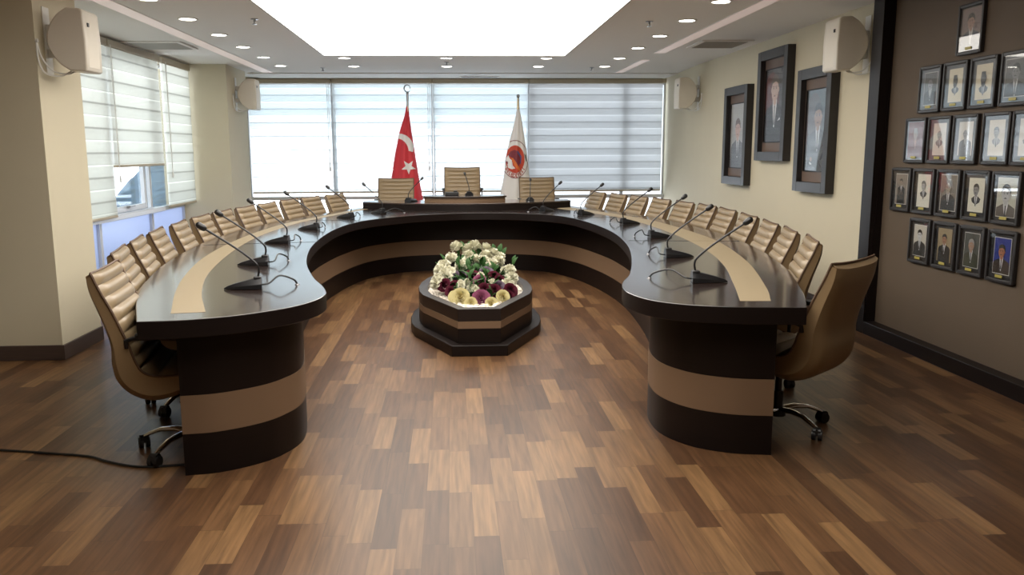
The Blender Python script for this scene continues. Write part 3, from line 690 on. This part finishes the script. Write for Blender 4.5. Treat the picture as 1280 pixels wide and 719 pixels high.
def decal(b, cloth_y, X, zf, test, x0, x1, z0, z1, n, mi, lift):
    dx, dz = (x1-x0)/n, (z1-z0)/n
    for i in range(n):
        for j in range(n):
            cx, cz = x0+(i+.5)*dx, z0+(j+.5)*dz
            if test(cx, cz):
                q = []
                for a, c in ((0, 0), (1, 0), (1, 1), (0, 1)):
                    xx, zz = x0+(i+a)*dx, z0+(j+c)*dz; p = cloth_y(xx, zz); q.append((xx-X, p.y-lift, zz-zf))
                b.add(q, [(0, 1, 2, 3)], mi)
lerp = lambda pts: (lambda z: next((a[1]+(b_[1]-a[1])*(z-a[0])/(b_[0]-a[0]) for a, b_ in zip(pts, pts[1:]) if z <= b_[0]), pts[-1][1]))
X = -.652
le = lerp([(.3, -1.10), (.75, -1.03), (1.12, -.92), (1.44, -.865), (1.8, -.785), (2.05, -.70), (2.22, -.665)])
re = lerp([(.3, -.36), (.75, -.44), (1.12, -.505), (1.44, -.55), (1.8, -.60), (2.05, -.63), (2.22, -.640)])
t, cl, yf = flag('red flag with white crescent and star hanging from a pole behind the left dais chair', X, 2.22, .32, le, re, 'flags behind the dais', 'red')
b = MB()
# crescent: seen partly, wrapping over the left fold
c1 = lambda x, z: ((x+.79)/.215)**2 + ((z-1.56)/.215)**2 < 1 and ((x+.835)/.185)**2 + ((z-1.515)/.19)**2 > 1 and z > 1.50 and x > le(z)+.006 and z > 1.56-(x+.79)*.3
decal(b, yf, X, .17, c1, -.90, -.55, 1.42, 1.80, 70, 0, .004); b.build('crescent', M['flagw'], cl); b = MB()
def star(cx, cz, r, rot):
    P = [(cx+(r if k % 2 == 0 else r*.40)*math.sin(rot+k*PI/5), cz+(r if k % 2 == 0 else r*.40)*math.cos(rot+k*PI/5)) for k in range(10)]
    return lambda x, z: inside(x, z, P)
decal(b, yf, X, .17, star(-.652, 1.275, .115, .62), -.78, -.53, 1.15, 1.41, 60, 0, .004); b.build('star', M['flagw'], cl); b = MB()
s2 = star(-.975, 1.29, .115, -.35)
decal(b, yf, X, .17, lambda x, z: s2(x, z) and x > le(z)+.006, -.95, -.83, 1.2, 1.4, 30, 0, .004)
b.build('star_tip', M['flagw'], cl)
# finial: ball, spike and small crescent with star
zt = 2.34-.17
MB().lathe([(.0001, .02), (.018, .02), (.016, -.16), (.008, -.16)], (0, 0, zt), 10).ell((0, 0, zt+.035), (.022, .022, .022)).build('finial', M['steel'], t)
b = MB()
pts = [(.048*math.sin(a)*1.0, 0, zt+.105+.052*math.cos(a)) for a in [math.radians(x) for x in range(130, 416, 15)]]
b.tube(pts, [.004+.007*math.sin(PI*i/(len(pts)-1)) for i in range(len(pts))], 8)
P = [(.042+(.022 if k % 2 == 0 else .009)*math.sin(k*PI/5), zt+.115+(.022 if k % 2 == 0 else .009)*math.cos(k*PI/5)) for k in range(10)]
b.add([(x, -.004, z) for x, z in P]+[(x, .004, z) for x, z in P], [tuple(range(10)), tuple(range(10, 20))[::-1]]+[(i, (i+1) % 10, 10+(i+1) % 10, 10+i) for i in range(10)])
b.build('crescent_finial', M['steel'], t)

X = 1.025
le2 = lerp([(.3, .60), (.765, .725), (1.1, .80), (1.38, .825), (1.6, .875), (1.8, .93), (2.0, .98), (2.165, 1.012)])
re2 = lerp([(.3, 1.30), (.765, 1.235), (1.1, 1.20), (1.38, 1.175), (1.6, 1.14), (1.8, 1.11), (2.0, 1.075), (2.165, 1.04)])
t, cl, yf = flag('white flag with a round red emblem hanging from a pole behind the right dais chair', X, 2.17, .32, le2, re2, 'flags behind the dais', 'flagw')
MB().ell((0, 0, 2.33-.17), (.026, .026, .03)).lathe([(.012, -.14), (.014, 0)], (0, 0, 2.31-.17), 10).build('finial', M['steel'], t)
MB().lathe([(.022, -.15), (.016, 0), (.014, .01)], (0, 0, 2.29-.17), 10).build('gold_sleeve', M['brass'], t)
cx, cz = .972, 1.382
E_ = lambda x, z, a, c, dx=0, dz=0: ((x-cx-dx)/a)**2+((z-cz-dz)/c)**2
b = MB()
emb = [colm((.52, .055, .022)), colm((.19, .022, .035)), colm((.82, .80, .78)), colm((.70, .16, .03)), colm((.08, .10, .26)), colm((.03, .03, .03))]
inb = lambda x, z: le2(z)+.004 < x < re2(z)-.004
def part_test(x, z):
    if not inb(x, z): return None
    X_, Z_ = (x-cx)/.146, (z-cz)/.21
    if X_*X_+Z_*Z_ < 1:
        if inside(X_, Z_, [(-.92,.1),(-.70,.30),(-.55,.05),(-.35,-.05),(-.25,-.45),(0,-.65),(-.35,-.72),(-.75,-.6),(-.80,-.35),(-.98,-.2)]): return 1 if ((X_+.86)**2+(Z_+.25)**2 < .014) else 2
        if inside(X_, Z_, [(-.40,.10),(-.22,.10),(.45,-.62),(.52,-.85),(.25,-.75),(-.15,-.40)]): return 3
        if inside(X_, Z_, [(.20,.66),(.35,.55),(.68,.2),(.60,-.35),(.50,-.30),(.55,.12),(.25,.45)]): return 4
        if inside(X_, Z_, [(-.86,.18),(-.45,.58),(-.05,.68),(.3,.55),(.58,.2),(.5,-.3),(.35,-.5),(-.3,.1),(-.6,.22)]): return 1
        return 0
    rr = ((x-cx)/.205)**2+((z-cz)/.285)**2
    if .955 < rr < 1.03: return 1
    if inside(x, z, [(1.115, 1.47), (1.14, 1.44), (1.158, 1.36), (1.15, 1.34), (1.125, 1.41)]): return 5
    return None
n_ = 110; x0, x1, z0, z1 = .77, 1.18, 1.08, 1.68
for i in range(n_):
    for j in range(n_):
        xx, zz = x0+(x1-x0)*(i+.5)/n_, z0+(z1-z0)*(j+.5)/n_; k = part_test(xx, zz)
        if k is None: continue
        q = []
        for a, c in ((0, 0), (1, 0), (1, 1), (0, 1)):
            xa, za = x0+(x1-x0)*(i+a)/n_, z0+(z1-z0)*(j+c)/n_; p = yf(xa, za); q.append((xa-X, p.y-.004, za-.17))
        b.add(q, [(0, 1, 2, 3)], k)
b.build('emblem', emb, cl)
# the lettering under the emblem
def text_mesh(s_, size):
    cu = bpy.data.curves.new('txt', 'FONT'); cu.body = s_; cu.size = size; cu.align_x = 'CENTER'; cu.offset = .0022
    ob = bpy.data.objects.new('txt', cu); C.objects.link(ob); dg = bpy.context.evaluated_depsgraph_get()
    me = bpy.data.meshes.new_from_object(ob.evaluated_get(dg)); bpy.data.objects.remove(ob); return me
b = MB(); word = 'BELEDİYESİ'
for k, ch in enumerate(word):
    a = math.radians(-56 + 12.4*k); me = text_mesh(ch, .078)
    ccx, ccz = cx+.172*math.sin(a), cz-.262*math.cos(a)+.008
    vs = []
    for v in me.vertices:
        lx, lz = v.co.x*.85, v.co.y
        xx = ccx+lx*math.cos(a)-lz*math.sin(a)*.7; zz = ccz+lx*math.sin(a)*.9+lz*math.cos(a)-.02; p = yf(xx, zz); vs.append((xx-X, p.y-.005, zz-.17))
    if min(v[0] for v in vs)+X > le2(ccz)+.005: b.add(vs, [tuple(p.vertices) for p in me.polygons])
b.build('emblem_lettering', colm((.42, .06, .04)), cl)

# ------------------------------------------------------------------ portraits
def ellp(cx, cz, a, c, n=18): return [(cx+a*math.cos(2*PI*k/n), cz+c*math.sin(2*PI*k/n)) for k in range(n)]
def figure(b, w, h, sp, y0):
    """flat print of a sitter; returns material list. sp: bg, suit, skin, hair, shirt, tie, style, size"""
    cols = [sp['bg'], sp['suit'], sp['shirt'], sp['tie'], sp['skin'], sp['hair'], sp.get('bg2', sp['bg'])]
    L_ = [0]
    def P(poly, mi):
        poly = [(min(w/2, max(-w/2, x)), min(h/2, max(-h/2, z))) for x, z in poly]
        L_[0] += 1; b.add([(x, y0-.0004*L_[0], z) for x, z in poly], [tuple(range(len(poly)))], mi)
    P([(-w/2, -h/2), (w/2, -h/2), (w/2, h/2), (-w/2, h/2)], 0)
    if sp.get('bg2'): P(ellp(sp.get('bx', 0)*w, .05*h, w*.42, h*.42), 6)
    s = sp.get('size', 1)*w; cx = sp.get('cx', 0)*w; cz = sp.get('cz', .14)*h; hw, hh = .155*s, .215*s
    st = sp.get('style', '')
    if 'bust' in st: base = cz-hh*2.6
    else: base = -h/2
    sw = .46*s
    P([(cx-sw, base), (cx-sw*.97, cz-hh*2.0), (cx-sw*.8, cz-hh*1.55), (cx-hw*.7, cz-hh*1.1), (cx+hw*.7, cz-hh*1.1), (cx+sw*.8, cz-hh*1.55), (cx+sw*.97, cz-hh*2.0), (cx+sw, base)] if 'bust' not in st else
      [(cx-sw*.5, base+hh*.5), (cx-sw*.62, cz-hh*1.5), (cx-hw*.7, cz-hh*1.05), (cx+hw*.7, cz-hh*1.05), (cx+sw*.62, cz-hh*1.5), (cx+sw*.5, base+hh*.5), (cx, base)], 1)
    P([(cx-hw*.62, cz-hh*.8), (cx+hw*.62, cz-hh*.8), (cx+hw*.55, cz-hh*1.35), (cx+hw*.12, cz-hh*3.0), (cx-hw*.12, cz-hh*3.0), (cx-hw*.55, cz-hh*1.35)], 2)
    if 'notie' not in st: P([(cx-hw*.18, cz-hh*1.28), (cx+hw*.18, cz-hh*1.28), (cx+hw*.13, cz-hh*1.5), (cx+hw*.2, cz-hh*2.8), (cx-hw*.2, cz-hh*2.8), (cx-hw*.13, cz-hh*1.5)], 3)
    P([(cx-hw*.45, cz-hh*.5), (cx+hw*.45, cz-hh*.5), (cx+hw*.42, cz-hh*1.12), (cx, cz-hh*1.32), (cx-hw*.42, cz-hh*1.12)], 4)
    if 'bald' not in st: P(ellp(cx, cz+hh*.28, hw*1.12, hh*.92), 5)
    P(ellp(cx-hw*1.0, cz-hh*.05, hw*.16, hh*.2, 8), 4); P(ellp(cx+hw*1.0, cz-hh*.05, hw*.16, hh*.2, 8), 4)
    P([(cx+hw*math.sin(a), cz-hh*math.cos(a)*(1 if math.cos(a) > 0 else .82)) for a in [2*PI*k/20 for k in range(20)]], 4)
    if 'beard' in st: P([(cx-hw*.92, cz-hh*.15), (cx-hw*.5, cz-hh*.35), (cx+hw*.5, cz-hh*.35), (cx+hw*.92, cz-hh*.15), (cx+hw*.75, cz-hh*.9), (cx, cz-hh*1.35), (cx-hw*.75, cz-hh*.9)], 5)
    if 'fez' in st: P([(cx-hw*1.02, cz+hh*.35), (cx+hw*1.02, cz+hh*.35), (cx+hw*.8, cz+hh*1.45), (cx-hw*.8, cz+hh*1.45)], 5)
    elif 'bald' not in st: P([(cx-hw*1.0, cz+hh*.1), (cx-hw*.78, cz+hh*.48), (cx+hw*.2, cz+hh*.62), (cx+hw*.8, cz+hh*.45), (cx+hw*1.0, cz+hh*.1), (cx+hw*1.04, cz+hh*.6), (cx+hw*.8, cz+hh*.98), (cx+hw*.3, cz+hh*1.16), (cx-hw*.35, cz+hh*1.15), (cx-hw*.85, cz+hh*.95), (cx-hw*1.04, cz+hh*.6)], 5)
    else: P([(cx-hw*1.02, cz-hh*.1), (cx-hw*.85, cz+hh*.3), (cx-hw*.95, cz+hh*.35), (cx-hw*1.1, cz)], 5)
    for sg in (-1, 1):
        P(ellp(cx+sg*hw*.4, cz+hh*.08, hw*.16, hh*.055, 8), 5); P([(cx+sg*hw*.18, cz+hh*.22), (cx+sg*hw*.6, cz+hh*.26), (cx+sg*hw*.62, cz+hh*.2), (cx+sg*hw*.18, cz+hh*.17)], 5)
        if 'glasses' in st: P(ellp(cx+sg*hw*.4, cz+hh*.08, hw*.28, hh*.15, 10), 5); P(ellp(cx+sg*hw*.4, cz+hh*.08, hw*.23, hh*.12, 10), 4)
    P([(cx-hw*.1, cz-hh*.3), (cx+hw*.12, cz-hh*.3), (cx+hw*.03, cz+hh*.05)], 5 if False else 3) if 'nose' in st else None
    if 'moustache' in st: P([(cx-hw*.42, cz-hh*.48), (cx, cz-hh*.36), (cx+hw*.42, cz-hh*.48), (cx, cz-hh*.5)], 5)
    else: P(ellp(cx, cz-hh*.52, hw*.26, hh*.045, 8), 5)
    if 'hand' in st: P(ellp(cx-.24*w, -h*.36, .055*w, .03*h, 10), 4); P([(cx-.30*w, -h*.39), (cx-.19*w, -h*.41), (cx-.19*w, -h*.43), (cx-.30*w, -h*.42)], 2)
    if 'pocket' in st: P([(cx+.2*w, -h*.22), (cx+.33*w, -h*.2), (cx+.30*w, -h*.17), (cx+.26*w, -h*.19)], 2)
    return [colm(c, .5) for c in cols]
def small_portrait(label, y, z, sp):
    W, H, D = .275, .325, .028
    t = thing('framed_portrait', label, 'framed photograph', (3.4765, y, z), -PI/2, 'small framed portraits on the brown wall')
    b = MB(); f = .020
    for a in (((-W/2, -D, 0), (-W/2+f, 0, H)), ((W/2-f, -D, 0), (W/2, 0, H)), ((-W/2+f, -D, 0), (W/2-f, 0, f)), ((-W/2+f, -D, H-f), (W/2-f, 0, H))): b.box(*a)
    b.build('picture_frame', M['frame_wood'], t, bevel=.005)
    MB().box((-W/2+f, -.012, f), (W/2-f, -.004, H-f)).build('mount_board', colm(sp.get('mount', (.02, .02, .022))), t)
    pw, ph = sp.get('pw', .155), sp.get('ph', .225); zc = H/2+.004
    b = MB(); ms = figure(b, pw, ph, sp, -.0135); b.v = [(x, y_, z_+zc) for x, y_, z_ in b.v]; ph_ = b.build('photograph', ms, t)
    if sp.get('edge'):
        b = MB(); e = .004
        for a in (((-pw/2-e, -.0132, zc-ph/2-e), (-pw/2, -.012, zc+ph/2+e)), ((pw/2, -.0132, zc-ph/2-e), (pw/2+e, -.012, zc+ph/2+e)), ((-pw/2, -.0132, zc-ph/2-e), (pw/2, -.012, zc-ph/2)), ((-pw/2, -.0132, zc+ph/2), (pw/2, -.012, zc+ph/2+e))): b.box(*a)
        b.build('photograph_border', colm((.6, .58, .54)), ph_)
    MB().box((-.034, -.026, f+.008), (.034, -.023, f+.026)).build('name_plate', colm((.38, .32, .07), .4), t, bevel=.001)
    MB().box((-W/2+f, -.0225, f), (W/2-f, -.0215, H-f)).build('glass_pane', M['pglass'], t)
G = lambda v, w_=0: (v*(1+w_), v, v*(1-w_))
def S(bg, suit, style, **k):
    d = dict(bg=bg, suit=suit, shirt=G(.55), tie=G(.04), skin=G(.28), hair=G(.03), style=style); d.update(k); return d
K = 1/ (3.5/3.4765)   # grid measured on the panel plane
rowz = {0: 2.135, 1: 1.77, 2: 1.405, 3: 1.032, 4: .662}
pale = dict(mount=(.12, .13, .14))
specs = [
 (0, 5.585, 'framed colour portrait of a man in a suit, alone above the other rows', S((.20,.15,.14), (.045,.05,.07), '', skin=(.34,.2,.15), hair=(.03,.025,.022), tie=(.4,.4,.42), pw=.205, ph=.262, size=1.1, cz=.15)),
 (1, 6.015, 'portrait of a bald moustached man on grey, far left of the upper row', S(G(.09), G(.03), 'bald moustache', edge=1, size=1.15, skin=G(.22), **pale)),
 (1, 5.71, 'cream portrait of a bearded man in a cap, second in the upper row', S((.62,.56,.42), G(.05), 'bust beard fez', skin=G(.16), hair=G(.04), size=.95, cz=.1, **pale)),
 (1, 5.40, 'cream portrait of a man wearing a tall fez, third in the upper row', S((.62,.56,.42), G(.06), 'bust fez beard', skin=G(.1), hair=G(.035), size=1.0, cz=.06, pw=.165, **pale)),
 (1, 5.085, 'dark portrait of a seated man at the right end of the upper row', S(G(.12), G(.025), 'moustache', edge=1, skin=G(.2), size=1.1, pw=.2, **pale)),
 (2, 6.16, 'portrait with a red flag reflection painted in, far left of the second row', S((.12,.028,.022), (.10,.02,.018), 'notie fez', skin=(.3,.24,.2), shirt=(.35,.2,.15), hair=G(.3), size=.8, pw=.2, ph=.26, **pale)),  # red of the flag mirrored in the glass, put into the print colours
 (2, 5.85, 'pale drawn portrait of a man, second in the second row', S((.6,.56,.5), G(.22), 'bust moustache bald', skin=G(.3), hair=G(.1), **pale)),
 (2, 5.545, 'pale portrait of a man in coat and waistcoat, third in the second row', S((.6,.56,.5), G(.15), 'moustache bald', skin=G(.3), hair=G(.1), size=.95, **pale)),
 (2, 5.22, 'pale portrait of a man with a dark tie, fourth in the second row', S((.62,.58,.5), G(.25), 'bust moustache', skin=G(.34), hair=G(.14), size=.95, **pale)),
 (2, 4.925, 'pale portrait at the right end of the second row', S((.6,.56,.5), G(.2), 'bust', skin=G(.3), hair=G(.1), **pale)),
 (3, 6.31, 'sepia portrait of a standing man in a dark coat, far left of the third row', S((.20,.17,.14), G(.015), '', skin=(.24,.19,.15), size=.75, cz=.22, edge=1)),
 (3, 6.0, 'portrait of a grey moustached man on white paper, second in the third row', S((.62,.60,.52), G(.04), 'bust moustache', skin=G(.3), hair=G(.1), size=.95, pw=.165, ph=.24)),
 (3, 5.69, 'greyish portrait of a balding man in a dark suit, third in the third row', S((.17,.15,.12), G(.03), 'bald', skin=(.33,.28,.22), size=1.0, edge=1, pw=.18, ph=.245)),
 (3, 5.375, 'high contrast portrait of a man with a bow tie, fourth in the third row', S((.62,.60,.5), G(.015), 'bust moustache', skin=G(.2), hair=G(.012), size=1.05, pw=.165)),
 (3, 5.07, 'large head portrait of a moustached man, right end of the third row', S((.45,.44,.36), (.10,.085,.07), 'moustache', skin=G(.42), hair=G(.012), size=1.45, cz=.08, edge=1, pw=.175, ph=.24)),
 (4, 6.0, 'black and white portrait of a man in black, far left of the lowest row', S((.50,.47,.40), G(.015), '', skin=G(.5), hair=G(.015), size=1.1, edge=1, cz=.17)),
 (4, 5.685, 'colour portrait of a man in a dark suit on beige, second in the lowest row', S((.28,.22,.13), G(.018), 'moustache', skin=(.3,.15,.09), size=.95, cz=.17, pw=.165, ph=.235)),
 (4, 5.375, 'portrait of a grey haired man in a green jacket, third in the lowest row', S((.07,.075,.065), (.035,.042,.025), 'moustache', skin=(.33,.2,.14), hair=(.28,.27,.26), size=1.15, edge=1)),
 (4, 5.06, 'portrait of a moustached man on bright blue, right end of the lowest row', S((.02,.035,.22), (.045,.032,.025), 'moustache', skin=(.34,.14,.08), size=1.2, edge=1, cz=.12)),
]
for r, y, lab, sp in specs: small_portrait(lab, y*K, 1.5+(rowz[r]-1.5)*K, sp)

def big_portrait(label, y0, y1, z0, z1, sp):
    W, H, D = y1-y0, z1-z0, .085
    t = thing('box_framed_portrait', label, 'framed portrait', (3.5, (y0+y1)/2, z0), -PI/2, 'large box framed portraits on the cream wall')
    f = .095; b = MB()
    for a in (((-W/2, -D, 0), (-W/2+f, 0, H)), ((W/2-f, -D, 0), (W/2, 0, H)), ((-W/2+f, -D, 0), (W/2-f, 0, f)), ((-W/2+f, -D, H-f), (W/2-f, 0, H))): b.box(*a)
    b.build('box_frame', M['frame_wood'], t, bevel=.003)
    MB().box((-W/2+f, -.03, f), (W/2-f, -.004, H-f)).build('back_panel', colm((.13, .085, .062)), t)
    pw, ph = W-2*f-.10, H-2*f-.22
    b = MB(); e = .012; zc = H/2
    for a in (((-pw/2-e, -.042, zc-ph/2-e), (-pw/2, -.03, zc+ph/2+e)), ((pw/2, -.042, zc-ph/2-e), (pw/2+e, -.02, zc+ph/2+e)), ((-pw/2, -.042, zc-ph/2-e), (pw/2, -.02, zc-ph/2)), ((-pw/2, -.042, zc+ph/2), (pw/2, -.02, zc+ph/2+e))): b.box(*a)
    b.build('inner_frame', M['espresso'], t)
    b = MB(); ms = figure(b, pw, ph, sp, -.0315); b.v = [(x, y_, z_+zc) for x, y_, z_ in b.v]; b.build('portrait_print', ms, t)
    MB().box((-pw/2, -.0415, zc-ph/2), (pw/2, -.0405, zc+ph/2)).build('glass_pane', M['pglass'], t)
k = 3.415/3.33
bz = lambda z: 1.5+(z-1.5)*k
big_portrait('box framed portrait of a man on pale ground, leftmost of the three', 9.405*k, 10.2*k, bz(1.102), bz(2.241), dict(bg=(.35,.34,.32), suit=(.10,.105,.12), shirt=(.5,.5,.5), tie=(.05,.05,.06), skin=(.48,.30,.24), hair=(.12,.08,.07), style='', size=1.0, cz=.10))
big_portrait('box framed portrait of a man in a black coat, highest of the three', 8.30*k, 9.108*k, bz(1.392), bz(2.536), dict(bg=(.05,.048,.05), bg2=(.11,.03,.028), bx=-.2, suit=(.012,.012,.014), shirt=(.6,.58,.55), tie=(.14,.13,.13), skin=(.5,.33,.25), hair=(.10,.07,.05), style='pocket', size=1.15, cz=.22))
big_portrait('box framed portrait of a man in a dark suit, next to the near right speaker', 7.30*k, 8.03*k, bz(1.111), bz(2.25), dict(bg=(.055,.065,.07), bg2=(.075,.055,.055), bx=-.15, suit=(.02,.023,.028), shirt=(.5,.5,.5), tie=(.02,.02,.02), skin=(.22,.12,.08), hair=(.02,.018,.018), style='hand', size=1.1, cz=.17, cx=.08))

# ------------------------------------------------------------------ wall speakers
def speaker(label, x, y, z, sgn, cord=True):
    """body local: wall at x=0, front at x=.30; sgn=+1 on left walls (front towards +X)"""
    t = thing('wall_speaker', label, 'speaker', (x, y, z), 0 if sgn > 0 else PI, 'cream wall speakers')
    H = .43; W = .135
    prof = cr([(.20, H), (.13, H-.05), (.075, H-.13), (.055, H/2), (.075, .13), (.13, .05), (.20, 0)], 4)
    prof = [(.305, -.004), (.318, .012), (.322, H/2), (.312, H-.02), (.295, H-.004)] + prof
    b = MB(); n = len(prof)
    R = [[(x_, v, z_) for x_, z_ in prof] for v in (-W, 0, W)]
    b.grid(R, cv=True); b.add(R[0], [tuple(range(n))]); b.add(R[-1], [tuple(range(n))])
    b.build('cabinet', M['spk'], t, bevel=.016, seg=3)
    b = MB(); P = []
    for i in range(9):
        v = -.095+.19*i/8; k_ = .004*(1-(abs(v)/.095)**4); P.append([(.3175+k_, v, .028), (.3215+k_, v, H/2), (.314+k_, v, H-.04)])
    b.grid(P); gr = b.build('grille', M['spk2'], t)
    sy = -.07 if sgn > 0 else .07
    MB().box((.3165, sy-.012, H-.125), (.3255, sy+.012, H-.098)).build('badge', M['blackp'], gr)
    MB().box((0, -.05, -.02), (.006, .05, H+.02)).box((.006, -.02, .1), (.07, .02, .16)).box((.006, -.02, H-.16), (.07, .02, H-.1)).build('wall_bracket', M['whitep'], t, bevel=.002)
    if cord:
        b = MB(); s_ = -1 if sgn > 0 else 1
        b.tube(cr([(.19, .02*s_, .008), (.15, .05*s_, -.015), (.07, .10*s_, .0), (.02, .15*s_, .09), (.004, .17*s_, .20)], 6), .006, 6)
        b.tube(cr([(.17, .03*s_, .008), (.10, .06*s_, -.03), (.03, .14*s_, -.015), (.01, .18*s_, .08), (.004, .17*s_, .20)], 6), .006, 6)
        b.tube([(.0, .17*s_, .20), (.015, .17*s_, .20)], .014, 10)
        b.build('cord', M['whitep'], t)
speaker('cream wall speaker on the near left pillar', -2.87, 6.30, 2.075, 1)
speaker('cream wall speaker on the far left pillar', -3.08, 12.40, 2.11, 1)
speaker('cream wall speaker on the right wall beside the portraits, near the dark niche frame', 3.5, 7.03, 2.155, -1)
speaker('cream wall speaker on the right wall by the end of the back window', 3.5, 11.85, 2.085, -1)

# floor cable ----------------------------------------------------------
pts = cr([(-3.2,4.30,.006),(-2.62,4.24,.006),(-2.324,4.187,.006),(-2.056,4.124,.006),(-1.833,4.065,.006),(-1.72,3.995,.006),(-1.588,3.925,.006),(-1.47,3.90,.006),(-1.30,3.92,.006)], 6)
tag(MB().tube(pts, .0065, 8).build('power_cable', M['blackp']), 'thin black cable lying across the floor beside the near left chair', 'cable')

# ------------------------------------------------------------------ light
w = bpy.data.worlds.new('World'); scene.world = w; w.use_nodes = True; N = w.node_tree.nodes; L = w.node_tree.links
bg = N['Background']; tc = N.new('ShaderNodeTexCoord'); sp = N.new('ShaderNodeSeparateXYZ'); L.new(tc.outputs['Generated'], sp.inputs[0])
r = N.new('ShaderNodeValToRGB'); cr_ = r.color_ramp
mr_ = N.new('ShaderNodeMapRange'); mr_.inputs['From Min'].default_value = -.12; mr_.inputs['From Max'].default_value = .16; L.new(sp.outputs[2], mr_.inputs[0])
cr_.elements[0].color = (.95, .97, 1, 1); cr_.elements[0].position = .44; cr_.elements[1].color = (.20, .25, .27, 1); cr_.elements[1].position = .60
L.new(mr_.outputs[0], r.inputs[0])
# sky dimmed towards the right to darken that end of the back window
m2 = N.new('ShaderNodeMapRange'); m2.inputs['From Min'].default_value = -.08; m2.inputs['From Max'].default_value = .12; m2.inputs['To Min'].default_value = 1; m2.inputs['To Max'].default_value = .35; L.new(sp.outputs[0], m2.inputs[0])
vm = N.new('ShaderNodeVectorMath'); vm.operation = 'SCALE'; L.new(r.outputs[0], vm.inputs[0]); L.new(m2.outputs[0], vm.inputs['Scale'])
L.new(vm.outputs[0], bg.inputs[0]); bg.inputs[1].default_value = 4.6

# ------------------------------------------------------------------ camera
F = 1038.; yaw = math.atan(57/F*math.cos(math.atan(170/F))); pit = math.atan(170/F); roll = .0045
fw = Vector((math.sin(yaw)*math.cos(pit), math.cos(yaw)*math.cos(pit), -math.sin(pit)))
r0 = Vector((math.cos(yaw), -math.sin(yaw), 0)); u0 = r0.cross(fw)
rt = r0*math.cos(roll)-u0*math.sin(roll); up = u0*math.cos(roll)+r0*math.sin(roll)
cam = bpy.data.cameras.new('Camera'); co = bpy.data.objects.new('Camera', cam); C.objects.link(co); scene.camera = co
cam.sensor_width = 36; cam.lens = F/1280*36; cam.shift_x = 18/1280; cam.clip_end = 300; cam.clip_start = .05
m = Matrix((rt, up, -fw)).transposed().to_4x4(); m.translation = (0, 0, 1.5); co.matrix_world = m

scene.view_settings.view_transform = 'Standard'; scene.view_settings.look = 'None'; scene.view_settings.gamma = 1
scene.view_settings.use_curve_mapping = False; scene.view_settings.exposure = 0.84
scene.cycles.max_bounces = 8; scene.cycles.transparent_max_bounces = 16; scene.cycles.diffuse_bounces = 4
